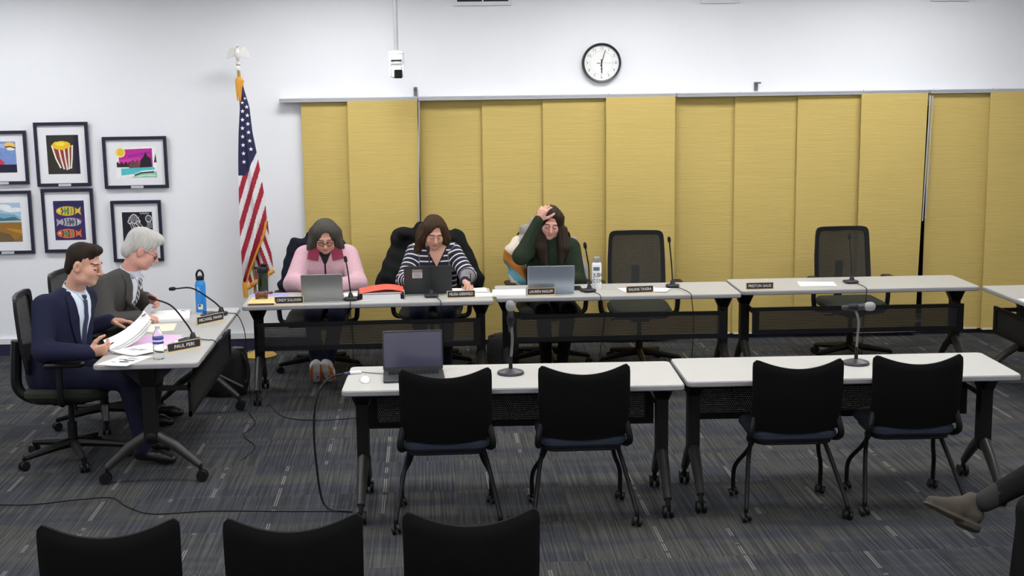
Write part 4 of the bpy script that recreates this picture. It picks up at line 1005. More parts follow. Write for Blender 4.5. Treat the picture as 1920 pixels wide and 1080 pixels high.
def surfnet(prims, h, extra=None):
    pos = [p for p in prims if not p['sub']]
    lo = np.min([pbox(p)[0] for p in pos], axis=0)-3*h; hi = np.max([pbox(p)[1] for p in pos], axis=0)+3*h
    n = np.ceil((hi-lo)/h).astype(int)+1
    F = np.full(tuple(n), 1e3, np.float32)
    ax = [lo[i]+h*np.arange(n[i], dtype=np.float32) for i in range(3)]
    for p in prims:
        a, b = pbox(p); mg = p['k']+3*h
        i0 = np.maximum(np.floor((a-mg-lo)/h).astype(int), 0); i1 = np.minimum(np.ceil((b+mg-lo)/h).astype(int)+1, n)
        if np.any(i1 <= i0): continue
        sl = tuple(slice(i0[q], i1[q]) for q in range(3))
        X = np.stack(np.meshgrid(*[ax[q][sl[q]] for q in range(3)], indexing='ij'), -1)
        d = pdist(p, X)
        F[sl] = -smin(-F[sl], d, p['k']) if p['sub'] else smin(F[sl], d, p['k'])
    if extra is not None:
        X = np.stack(np.meshgrid(*ax, indexing='ij'), -1); near = np.abs(F) < 0.05
        F[near] += extra(X[near])
    S = F < 0
    cnt = np.zeros(tuple(n-1), np.int8)
    offs = [(i, j, k) for i in (0, 1) for j in (0, 1) for k in (0, 1)]
    sh = lambda A, o: A[o[0]:n[0]-1+o[0], o[1]:n[1]-1+o[1], o[2]:n[2]-1+o[2]]
    for o in offs: cnt += sh(S, o)
    act = (cnt > 0) & (cnt < 8); ci = np.argwhere(act)
    idx = -np.ones(act.shape, np.int64); idx[act] = np.arange(len(ci))
    f8 = np.stack([sh(F, o)[act] for o in offs], 1); O = np.array(offs, np.float32)
    P = np.zeros((len(ci), 3), np.float32); c = np.zeros(len(ci), np.float32)
    for a in range(8):
        for b in range(a+1, 8):
            if np.abs(O[a]-O[b]).sum() != 1: continue
            x = (f8[:, a] < 0) != (f8[:, b] < 0)
            t = f8[x, a]/(f8[x, a]-f8[x, b]); P[x] += O[a]+t[:, None]*(O[b]-O[a]); c[x] += 1
    V = lo+h*(ci+P/c[:, None])
    quads = []
    for axis in range(3):
        A = np.moveaxis(S, axis, 0); I = np.moveaxis(idx, axis, 0)
        e = A[:-1, 1:-1, 1:-1] != A[1:, 1:-1, 1:-1]; ins = A[:-1, 1:-1, 1:-1][e]
        q = np.argwhere(e)
        g = lambda dj, dk: I[q[:, 0], q[:, 1]+dj, q[:, 2]+dk]
        Q = np.stack([g(0, 0), g(1, 0), g(1, 1), g(0, 1)], 1)
        if axis == 1: ins = ~ins
        Q[~ins] = Q[~ins][:, ::-1]; quads.append(Q)
    Q = np.concatenate(quads)
    acc = np.zeros_like(V); num = np.zeros(len(V), np.float32)
    for a in range(4):
        for b in ((a+1) % 4, (a+3) % 4):
            for d in range(3): acc[:, d] += np.bincount(Q[:, a], V[Q[:, b], d], len(V))
            num += np.bincount(Q[:, a], minlength=len(V))
    V = 0.45*V+0.55*acc/np.maximum(num, 1)[:, None]
    return V.astype(np.float32), Q
def face_mats(prims, V, Q, over=None):
    c = V[Q].mean(1); pos = [p for p in prims if not p['sub']]
    D = np.stack([pdist(p, c) for p in pos], 1); w = D.argmin(1); m = np.array([p['m'] for p in pos])[w]
    if over is not None: m = over(c, m)
    return m
def stripe_coord(prims, V):
    pos = [p for p in prims if not p['sub']]
    D = np.stack([pdist(p, V) for p in pos], 1); w = D.argmin(1); s = V[:, 2].copy()
    for i, p in enumerate(pos):
        if p['s0'] is not None and p['t'] == 'c':
            k = w == i; ba = p['b']-p['a']; L = np.linalg.norm(ba)
            s[k] = p['s0']+((V[k]-p['a'])@ba)/L
    return s
def np_obj(name, parts, mats, origin, parent=None, stripe=None):
    """parts: list of (V, Q, M) joined into one mesh object"""
    Vs, Qs, Ms, off = [], [], [], 0
    for V, Q, M_ in parts:
        Vs.append(V); Qs.append(Q+off); Ms.append(M_); off += len(V)
    V = np.concatenate(Vs)-np.asarray(origin, np.float32); Q = np.concatenate(Qs); Mi = np.concatenate(Ms)
    me = bpy.data.meshes.new(name)
    me.vertices.add(len(V)); me.vertices.foreach_set('co', V.astype(np.float32).ravel())
    me.loops.add(Q.size); me.loops.foreach_set('vertex_index', Q.ravel().astype(np.int32))
    me.polygons.add(len(Q)); me.polygons.foreach_set('loop_start', (np.arange(len(Q))*4).astype(np.int32))
    me.update(calc_edges=True)
    for m in mats: me.materials.append(m)
    me.polygons.foreach_set('material_index', Mi.astype(np.int32)); me.polygons.foreach_set('use_smooth', np.ones(len(Q), bool))
    if stripe is not None:
        at = me.attributes.new('stripe', 'FLOAT', 'POINT'); at.data.foreach_set('value', np.concatenate(stripe).astype(np.float32))
    me.update()
    o = bpy.data.objects.new(name, me); COL.objects.link(o)
    if parent is None: o.location = origin
    else: o.parent = parent
    return o

# ---------------- head, hair and hands in their own frames
def head_matrix(pos, yaw, pitch, roll=0.0):
    return Tm(*pos) @ Rm(yaw, 'Z') @ Rm(roll, 'Y') @ Rm(pitch, 'X')
class Fr:
    """a frame that places local primitives in the world"""
    def __init__(s, Mx, sc=1.0): s.M = np.array(Mx, np.float32); s.sc = sc; s.R = s.M[:3, :3]
    def p(s, *a): return s.R@(np.array(a, np.float32)*s.sc)+s.M[:3, 3]
    def c(s, a, b, ra, rb, **k): return cone(s.p(*a), s.p(*b), ra*s.sc, rb*s.sc, **k)
    def e(s, c, r, rot=None, **k):
        R = s.R if rot is None else s.R@np.array(rot.to_3x3(), np.float32)
        return ell(s.p(*c), np.array(r)*s.sc, R, **k)
SK, TOP, PANTS, SHIRT, SHOE, LIP, BROW, EYE = range(8)
def head_prims(f, female=False, neck_to=None, jaw=1.0):
    L = [f.e((0, 0.018, 0.045), (0.074, 0.094, 0.083), m=SK, k=0.02), f.e((0, -0.018, -0.042), (0.058*jaw, 0.070, 0.076), m=SK, k=0.04),
         f.e((0, -0.064, -0.088), (0.024*jaw, 0.022, 0.022), m=SK, k=0.03)]
    for s in (-1, 1):
        L += [f.e((s*0.036, -0.056, -0.028), (0.026, 0.028, 0.03), m=SK, k=0.03),
              f.e((s*0.045*jaw, -0.02, -0.075), (0.02, 0.035, 0.025), m=SK, k=0.03)]
    L += [f.c((-0.034, -0.080, 0.028), (0.034, -0.080, 0.028), 0.013, 0.013, m=SK, k=0.02)]
    for s in (-1, 1): L.append(f.e((s*0.032, -0.105, 0.006), (0.019, 0.017, 0.012), m=SK, k=0.016, sub=True))
    L += [f.c((0, -0.089, 0.016), (0, -0.111, -0.026), 0.0085, 0.0120, m=SK, k=0.012)]
    for s in (-1, 1):
        L += [f.e((s*0.0115, -0.100, -0.031), (0.009, 0.010, 0.0075), m=SK, k=0.006),
              f.e((s*0.031, -0.080, 0.004), (0.0145, 0.013, 0.012), m=SK, k=0.004),
              f.e((s*0.0745, 0.012, -0.006), (0.0125, 0.023, 0.035), rot=Rm(-s*0.35, 'Z'), m=SK, k=0.01),
              f.e((s*0.083, 0.006, -0.004), (0.006, 0.010, 0.018), m=SK, k=0.006, sub=True)]
    L += [f.c((-0.016, -0.0865, -0.058), (0.016, -0.0865, -0.058), 0.0050, 0.0050, m=SK, k=0.007), f.c((-0.012, -0.0870, -0.0665), (0.012, -0.0870, -0.0665), 0.0054, 0.0054, m=SK, k=0.006)]
    if neck_to is not None: L.append(cone(f.p(0, 0.028, -0.06), neck_to, 0.054 if not female else 0.047, 0.062 if not female else 0.056, m=SK, k=0.035))
    return L
def head_over(f):
    """brows, closed lash lines and lips as regions of the face"""
    def g(c, m):
        q = ((c-f.M[:3, 3])@f.R)/f.sc; x, y, z = np.abs(q[:, 0]), q[:, 1], q[:, 2]; m = m.copy()
        fr_ = y < -0.045
        m[fr_ & (x > 0.013) & (x < 0.049) & (np.abs(z-(0.0285+0.004*np.sin((x-0.013)/0.036*PI)-0.05*np.maximum(0, x-0.038))) < 0.0033)] = BROW
        m[fr_ & (x > 0.018) & (x < 0.045) & (np.abs(z-(-0.0025-0.003*np.sin((x-0.018)/0.027*PI))) < 0.0024)] = EYE
        m[fr_ & (x < 0.021) & (np.abs(z+0.0622) < 0.0075*(1-(x/0.023)**2)) & (y < -0.06)] = LIP
        return m
    return g
def hand_prims(W, d, n, thumb, curl=(0.5, 0.6, 0.4), spread=0.06, thc=0.4, sc=1.0, m=SK):
    """W wrist, d pointing direction, n palm-facing direction, thumb +1/-1 side (along d x n)"""
    W = np.asarray(W, np.float32); d = unit(d); n = np.asarray(n, float); n = unit(n-d*float(np.dot(n, d))); l = unit(np.cross(d, n))*thumb
    L = []
    for i, (off, ln, base) in enumerate(((0.029, 0.072, 0.088), (0.0095, 0.080, 0.091), (-0.010, 0.074, 0.087), (-0.028, 0.058, 0.080))):
        K = W+(d*base+l*off*0.98)*sc
        L.append(cone(W+l*off*0.55*sc+d*0.005, K, 0.0155*sc, 0.0105*sc, m=m, k=0.016))
        a = spread*(1.5-i)*0.9; dd = unit(d+l*a); p = K; th = 0.0; fr = 0.0094*sc*(1.0 if i < 3 else 0.88)
        for q, (frac, cu) in enumerate(zip((0.46, 0.30, 0.24), curl)):
            th += cu*(1.0+0.12*i); v = dd*math.cos(th)+n*math.sin(th); e2 = p+v*ln*frac*sc
            L.append(cone(p, e2, fr, fr*0.92, m=m, k=0.004)); p = e2; fr *= 0.92
    L.append(cone(W+d*0.012*sc, W+(d*0.062-n*0.0)*sc, 0.024*sc, 0.022*sc, m=m, k=0.02, fr=n, flat=0.62))
    p = W+(d*0.022+l*0.022+n*0.006)*sc; v = unit(d*0.62+l*0.72+n*0.25)
    e2 = p+v*0.045*sc; L.append(cone(p, e2, 0.0145*sc, 0.0115*sc, m=m, k=0.014))
    v = unit(v*math.cos(thc)+unit(d*0.8-l*0.4+n*0.35)*math.sin(thc)); p = e2; e2 = p+v*0.033*sc; L.append(cone(p, e2, 0.0112*sc, 0.0100*sc, m=m, k=0.006))
    v = unit(v*math.cos(thc)+unit(d*0.8-l*0.5+n*0.4)*math.sin(thc)); L.append(cone(e2, e2+v*0.026*sc, 0.0100*sc, 0.0085*sc, m=m, k=0.005))
    return L
def torso_prims(j, w=1.0, m=TOP, belly=1.0, k=0.06, suit=False):
    lat = unit(np.array(j['sL'])-np.array(j['sR'])); hip, ch, nk = [np.array(j[q], np.float32) for q in ('hip', 'chest', 'neck')]
    up = unit(nk-hip); fr = unit(np.cross(up, lat)); fr = -fr if np.dot(fr, j['front']) < 0 else fr
    L = [cone(hip-lat*0.075*w, hip+lat*0.075*w, 0.125*w, 0.125*w, m=PANTS, k=k),
         cone(hip+up*0.04, (hip*0.5+ch*0.5), 0.165*w*belly, 0.165*w*belly, m=m, k=k, fr=fr, flat=0.78),
         cone(hip*0.5+ch*0.5, ch, 0.165*w*belly, 0.172*w, m=m, k=k, fr=fr, flat=0.70),
         cone(ch, nk-up*(0.12 if suit else 0.05), 0.170*w, (0.135 if suit else 0.125)*w, m=m, k=k, fr=fr, flat=0.66),
         cone(np.array(j['sR'])*0.86+nk*0.14-up*(0.02 if suit else 0), np.array(j['sL'])*0.86+nk*0.14-up*(0.02 if suit else 0), 0.068*w, 0.068*w, m=m, k=k),
         cone(nk-up*0.13, nk-up*0.10, 0.11*w, 0.09*w, m=m, k=0.04) if suit else cone(nk-up*0.07, nk, 0.095*w, 0.066*w, m=m, k=0.05)]
    return L, lat, up, fr
def arm(s, e, w, r=(0.064, 0.052, 0.04), m=TOP, s0=0.0):
    s, e, w = [np.asarray(q, np.float32) for q in (s, e, w)]; la = float(np.linalg.norm(e-s))
    return [cone(s, e, r[0], r[1]*1.04, m=m, k=0.035, s0=s0), cone(e, w, r[1]*1.02, r[2], m=m, k=0.03, s0=s0+la)]
def leg(h, k_, a, t, m=PANTS, r=(0.088, 0.064, 0.046), shoe=True):
    h, k_, a, t = [np.asarray(q, np.float32) for q in (h, k_, a, t)]
    L = [cone(h, k_, r[0], r[1], m=m, k=0.04), cone(k_, a, r[1], r[2], m=m, k=0.03)]
    if shoe:
        d = unit((t-a)*np.array([1, 1, 0.0])); L += [cone(a-d*0.035+V3(0, 0, -0.05), a*0.35+t*0.65+V3(0, 0, -0.012), 0.036, 0.036, m=SHOE, k=0.03), cone(a*0.35+t*0.65+V3(0, 0, -0.012), t, 0.037, 0.028, m=SHOE, k=0.03)]
    return L
def project(prims, P, d, far=0.5):
    """march points P along d until they meet the surface"""
    P = np.asarray(P, np.float32)-np.asarray(d, np.float32)*far; d = np.asarray(d, np.float32); t = np.zeros(len(P), np.float32)
    for _ in range(60): t += np.clip(sdf_at(prims, P+d*t[:, None]), -0.02, 0.05)*0.9
    return P+d*t[:, None]
def patch(prims, quad, origin, lat, up, fr, nu, nv, off, th, name, m, parent, pw, z_over=None):
    """cloth patch: quad(u, v) -> (lateral, height) in the chest frame, laid on the body"""
    pts = []
    for i in range(nu+1):
        for j in range(nv+1):
            a, b = quad(i/nu, j/nv); pts.append(np.asarray(origin)+lat*a+up*b)
    pts = np.asarray(pts, np.float32); Q = project(prims, pts, -fr)
    miss = np.abs(sdf_at(prims, Q)) > 0.008; Q[miss] = pts[miss]+fr*0.075; Q = Q+fr*off
    Q = Q-np.asarray(pw, np.float32)
    g = Q.reshape(nu+1, nv+1, 3)
    o = mobj(name, MB().sheet(g.tolist(), th), m, parent, ang=70)
    return o
def glasses(f, parent, pw, m, r=(0.024, 0.017), sc=1.0):
    mb = MB(); pw = np.asarray(pw, np.float32)
    def P(x, y, z): return tuple(f.p(x, y, z)-pw)
    for s in (-1, 1):
        mb.tube([P(s*0.031+r[0]*math.cos(a)*(1 if True else 0), -0.104+0.012*abs(s*0.031+r[0]*math.cos(a))/0.05, 0.000+r[1]*math.sin(a)) for a in np.linspace(0, 2*PI, 18)], 0.0023*sc, 6)
        mb.tube([P(s*0.055, -0.094, 0.006), P(s*0.074, -0.07, 0.008), P(s*0.079, 0.0, 0.006)], 0.0021*sc, 6)
    mb.tube([P(-0.008, -0.108, 0.004), P(0.008, -0.108, 0.004)], 0.0023*sc, 6)
    o = mobj('glasses', mb, m, parent); return o
def hair_obj(prims, h, m, parent, pw, groove=None):
    V, Q = surfnet(prims, h, groove); 
    o = np_obj('hair', [(V, Q, np.zeros(len(Q), np.int64))], [m], pw, parent)
    return o
def groove_fn(f, amp=0.0035, fq=95.0):
    Ri = np.linalg.inv(f.M)
    def g(X):
        q = X@Ri[:3, :3].T+Ri[:3, 3]
        a = np.arctan2(q[:, 0], q[:, 1]-0.02); rr = np.linalg.norm(q, axis=1)
        return amp*(np.sin(a*22+q[:, 2]*25+np.sin(q[:, 2]*40)*0.8)*0.55+np.sin(a*41-q[:, 2]*30+rr*60)*0.45)
    return g
SKIN_A = mat('skin_fair_rosy', (214,160,138), 0.55, var=0.06, vs=25, bump=0.05, bs=120)
SKIN_B = mat('skin_fair', (206,156,134), 0.55, var=0.06, vs=25, bump=0.05, bs=120)
SKIN_C = mat('skin_light_rosy', (218,162,146), 0.55, var=0.06, vs=25, bump=0.05, bs=120)
LIPM = mat('lips', (184,112,106), 0.5); EYEM = mat('lash_line', (52,40,38), 0.6)
def brow(c): return mat('brow_%d_%d_%d' % c, c, 0.8)
def hairm(name, c, var=0.35): return mat(name, c, 0.68, spec=0.22, var=var, vs=55, bump=0.35, bs=90, stretch=(1, 1, 0.12))
def cloth(name, c, bump=0.25, bs=28, var=0.08): return mat(name, c, 0.9, var=var, vs=40, bump=bump, bs=bs, spec=0.2)
M_DENIM = cloth('dark_navy_trousers', (30,32,48)); M_BLKT = cloth('black_trousers', (18,18,20)); M_SHOEB = mat('black_leather', (22,20,20), 0.35)

def person(label, base, j, mats, hf, female=True, w=1.0, belly=1.0, over=None, hands=(), jaw=1.0, stripe=False, armr=(0.064, 0.052, 0.04), legs=True, extra=(), res=0.0095, hsc=1.0):
    tp, lat, up, fr = torso_prims(j, w, belly=belly, suit=not female)
    body = list(tp)
    for s in ('R', 'L'): body += arm(j['s'+s], j['e'+s], j['w'+s], armr, s0=0.02 if s == 'R' else 0.0)
    if legs:
        for s in ('R', 'L'): body += leg(j['h'+s], j['k'+s], j['a'+s], j['t'+s], shoe=('shoe' not in j))
    body += list(extra)
    V, Q = surfnet(body, res); parts = [(V, Q, face_mats(body, V, Q, over))]; st = [stripe_coord(body, V)]
    hp = head_prims(hf, female, np.asarray(j['neck'], np.float32)-up*0.03, jaw)
    V2, Q2 = surfnet(hp, 0.0026); parts.append((V2, Q2, face_mats(hp, V2, Q2, head_over(hf)))); st.append(np.zeros(len(V2)))
    for h in hands:
        V3_, Q3 = surfnet(h, 0.0034); parts.append((V3_, Q3, face_mats(h, V3_, Q3))); st.append(np.zeros(len(V3_)))
    o = np_obj('person', parts, mats, base, None, st if stripe else None)
    tag(o, label, 'person', 'people at the meeting')
    return o, body, (lat, up, fr)

# ================= woman in the pink fleece
def woman_pink():
    base = np.array([-0.82, 11.0, 0.0]); fy = np.array([0, -1, 0.0])
    j = dict(hip=(-0.82, 11.02, 0.58), chest=(-0.81, 10.90, 0.86), neck=(-0.808, 10.86, 1.02), front=fy,
             sR=(-0.985, 10.90, 0.955), sL=(-0.635, 10.90, 0.955), eR=(-1.06, 10.72, 0.76), eL=(-0.56, 10.72, 0.75), wR=(-0.90, 10.36, 0.80), wL=(-0.70, 10.36, 0.80),
             hR=(-0.91, 10.98, 0.55), hL=(-0.73, 10.98, 0.55), kR=(-0.91, 10.56, 0.53), kL=(-0.72, 10.56, 0.53), aR=(-0.885, 10.48, 0.13), aL=(-0.80, 10.48, 0.13), tR=(-0.89, 10.36, 0.04), tL=(-0.80, 10.36, 0.04), shoe=1)
    hf = Fr(head_matrix((-0.806, 10.79, 1.115), 0.06, 0.42, 0.0), 1.0)
    pink = cloth('pink_fleece', (206,168,177), 0.35, 45)
    mats = [SKIN_A, pink, M_DENIM, mat('black_knit', (24,24,28), 0.9), M_SHOEB, LIPM, brow((90,80,76)), EYEM]
    hands = [hand_prims(j['wR'], (0.35, -1, -0.12), (0, 0, -1), -1, (0.25, 0.4, 0.3)), hand_prims(j['wL'], (-0.35, -1, -0.12), (0, 0, -1), 1, (0.25, 0.4, 0.3))]
    def over(c, m):
        x = c[:, 0]+0.808; z = c[:, 2]; front = c[:, 1] < 10.88
        v = (m == TOP) & front & (np.abs(x+0.004) < 0.006+np.clip(z-0.90, 0, 1)*0.42) & (z > 0.80)
        m = m.copy(); m[v] = SHIRT; return m
    o, body, (lat, up, fr) = person('seated woman in a pink fleece with burgundy collar and dark glasses', base, j, mats, hf, True, 1.06, 1.12, over, hands, 1.08, armr=(0.082, 0.075, 0.052), res=0.0068)
    fp = body
    cm = cloth('burgundy_collar', (140,58,78), 0.2)
    org = np.asarray(j['neck'], float)
    hw = [p for p in body]
    for s in (-1, 1):
        # folded collar flap: from the side of the neck down to a point on the chest
        q = lambda u, v, s=s: (s*(0.040+0.085*v+0.02*u), 0.02-0.105*u-0.015*v*(1-u)+0.015*v)
        patch(body, q, org, V3(1, 0, 0), V3(0, 0, 1), V3(0, -1, 0), 8, 8, 0.014, 0.006, 'collar', cm, o, base)
    # back of the collar standing round the neck
    ring = []
    for i in range(25):
        a = -0.15*PI+1.3*PI*i/24; ring.append([(0.088*math.cos(a)+org[0]-base[0], 0.078*math.sin(a)+org[1]+0.0-base[1], org[2]+z+0.012) for z in (-0.05, -0.02, 0.012)])
    mobj('collar_stand', MB().sheet(ring, 0.006), cm, o)
    glasses(hf, o, base, mat('dark_tortoise_frame', (42,34,32), 0.3), (0.025, 0.017), 1.25)
    H = [hf.e((0, 0.022, 0.052), (0.091, 0.106, 0.094), k=0.03), hf.e((0, 0.03, 0.045), (0.102, 0.104, 0.082), k=0.03)]
    for s in (-1, 1):
        H += [hf.c((s*0.062, -0.015, 0.06), (s*0.100, 0.0, -0.07), 0.036, 0.040, k=0.03), hf.c((s*0.085, 0.05, 0.02), (s*0.098, 0.045, -0.070), 0.045, 0.042, k=0.03), hf.c((s*0.104, -0.005, -0.05), (s*0.130, 0.0, -0.098), 0.032, 0.020, k=0.02)]
    H += [hf.c((-0.06, 0.075, -0.03), (0.06, 0.075, -0.03), 0.055, 0.055, k=0.04), hf.e((0.0, -0.115, -0.045), (0.061, 0.078, 0.105), k=0.02, sub=True), hf.e((0.008, -0.118, 0.048), (0.056, 0.064, 0.060), k=0.015, sub=True)]
    hair_obj(H, 0.0048, hairm('grey_brown_hair', (72,69,63)), o, base, groove_fn(hf))
    # white and orange trainers
    wm = mat('trainer_white', (232,228,222), 0.6); om = mat('trainer_orange', (236,128,66), 0.55); rm = mat('trainer_red', (206,58,52), 0.5)
    for s, (x, yaw) in ((-1, (-0.885, 0.10)), (1, (-0.800, -0.08))):
        f = Fr(Tm(x, 10.44, 0.0) @ Rm(yaw, 'Z') @ Rm(-0.62, 'X'))
        P = [f.c((0, 0.10, 0.05), (0, -0.06, 0.045), 0.04, 0.042, m=0, k=0.03), f.c((0, -0.06, 0.045), (0, -0.135, 0.035), 0.043, 0.033, m=0, k=0.03), f.c((0, 0.09, 0.06), (0, 0.06, 0.11), 0.038, 0.034, m=0, k=0.03),
             f.c((0, 0.11, 0.012), (0, -0.07, 0.012), 0.048, 0.05, m=1, k=0.012, fr=f.R[:, 2], flat=0.45), f.c((0, -0.07, 0.012), (0, -0.14, 0.018), 0.05, 0.038, m=1, k=0.012, fr=f.R[:, 2], flat=0.45)]
        V, Q = surfnet(P, 0.006)
        Ri = np.linalg.inv(f.M)
        def ov(c, m):
            q = c@Ri[:3, :3].T+Ri[:3, 3]; m = m.copy(); m[(np.abs(q[:, 0]) > 0.026) & (q[:, 2] < 0.085)] = 1; m[(q[:, 1] < -0.10) & (q[:, 2] < 0.025)] = 1
            m[(np.abs(q[:, 0]-0.012) < 0.008) & (np.abs(q[:, 1]+0.02) < 0.025) & (q[:, 2] > 0.05)] = 2; return m
        dz = max(0.0, 0.002-float(V[:, 2].min())); V[:, 2] += dz
        np_obj('trainer', [(V, Q, face_mats(P, V, Q, ov))], [wm, om, rm], base, o)
    return o
woman_pink()

# ================= woman in the striped top
def stripes_mat():
    m = bpy.data.materials.new('navy_white_stripes'); m.use_nodes = True; nt = m.node_tree; N = nt.nodes; L = nt.links
    b = N['Principled BSDF']; b.inputs['Roughness'].default_value = 0.9
    at = N.new('ShaderNodeAttribute'); at.attribute_name = 'stripe'
    fr_ = math_node(nt, 'FRACT', math_node(nt, 'DIVIDE', at.outputs['Fac'], 0.043))
    k = math_node(nt, 'LESS_THAN', fr_, 0.24)
    mx = N.new('ShaderNodeMix'); mx.data_type = 'RGBA'; mx.inputs[6].default_value = C(30,30,50)+(1,); mx.inputs[7].default_value = C(226,224,220)+(1,)
    L.new(k, mx.inputs[0]); L.new(mx.outputs[2], b.inputs['Base Color'])
    nz = N.new('ShaderNodeTexNoise'); nz.inputs['Scale'].default_value = 35
    bp = N.new('ShaderNodeBump'); bp.inputs['Strength'].default_value = 0.3; bp.inputs['Distance'].default_value = 0.01; L.new(nz.outputs[0], bp.inputs['Height']); L.new(bp.outputs[0], b.inputs['Normal'])
    return m
def woman_stripes():
    base = np.array([0.03, 11.0, 0.0]); fy = np.array([0.1, -1, 0.0])
    j = dict(hip=(0.03, 11.02, 0.58), chest=(0.048, 10.91, 0.86), neck=(0.055, 10.88, 1.02), front=fy,
             sR=(-0.105, 10.92, 0.965), sL=(0.205, 10.90, 0.965), eR=(-0.19, 10.72, 0.77), eL=(0.315, 10.70, 0.80), wR=(-0.07, 10.42, 0.80), wL=(0.285, 10.42, 0.80),
             hR=(-0.06, 10.98, 0.55), hL=(0.12, 10.98, 0.55), kR=(-0.08, 10.56, 0.53), kL=(0.14, 10.56, 0.53), aR=(-0.06, 10.75, 0.10), aL=(0.13, 10.72, 0.10), tR=(-0.07, 10.58, 0.035), tL=(0.14, 10.55, 0.035))
    hf = Fr(head_matrix((0.052, 10.80, 1.130), 0.18, 0.36, 0.05), 1.0)
    mats = [SKIN_B, stripes_mat(), M_DENIM, M_BLKT, M_SHOEB, LIPM, brow((80,62,50)), EYEM]
    hands = [hand_prims(j['wR'], (0.3, -1, -0.12), (0, 0, -1), -1, (0.25, 0.4, 0.3)), hand_prims(j['wL'], (0.22, -0.72, -0.20), (-0.35, 0.1, -0.6), 1, (0.75, 0.85, 0.5), thc=0.5)]
    def over(c, m):
        x = c[:, 0]-0.068; z = c[:, 2]; front = c[:, 1] < 10.89
        zb = 0.865
        v = (m == TOP) & front & (z > zb) & (np.abs(x) < (z-zb)*0.52)
        edge = (m == TOP) & front & (z > zb-0.016) & (np.abs(x) < (z-zb+0.022)*0.52) & ~v
        m = m.copy(); m[v] = SK; m[edge] = SHIRT; return m
    o, body, _ = person('seated brown-haired woman in a navy and white striped top, writing', base, j, mats, hf, True, 1.0, 1.05, over, hands, stripe=True, armr=(0.07, 0.062, 0.044), res=0.0062)
    H = [hf.e((0, 0.022, 0.052), (0.090, 0.106, 0.094), k=0.03)]
    for s in (-1, 1):
        H += [hf.c((s*0.060, -0.02, 0.06), (s*0.094, -0.01, -0.05), 0.034, 0.038, k=0.03), hf.c((s*0.096, 0.0, -0.03), (s*0.106+(-0.01 if s < 0 else 0), 0.005, -0.155 if s < 0 else -0.11), 0.040, 0.030, k=0.03), hf.c((s*0.075, 0.06, 0.0), (s*0.09, 0.05, -0.14), 0.05, 0.042, k=0.03)]
    H += [hf.c((-0.05, 0.08, -0.05), (0.05, 0.08, -0.05), 0.06, 0.06, k=0.04), hf.e((0.006, -0.118, -0.05), (0.058, 0.078, 0.105), k=0.02, sub=True), hf.e((0.014, -0.118, 0.050), (0.054, 0.064, 0.058), k=0.015, sub=True)]
    hair_obj(H, 0.0048, hairm('brown_wavy_hair', (64,47,32)), o, base, groove_fn(hf, 0.006))
    # ear-side strand, pen
    a = Vector((0.328, 10.335, 0.768)); b = Vector((0.322, 10.372, 0.868))
    pen = mobj('pen', MB().tube([a, a+(b-a)*0.12, b], [0.0015, 0.0042, 0.0042], 8), M_BLKP); tag(pen, 'black pen in the hand of the woman in stripes', 'pen', 'pens')
    return o
woman_stripes()

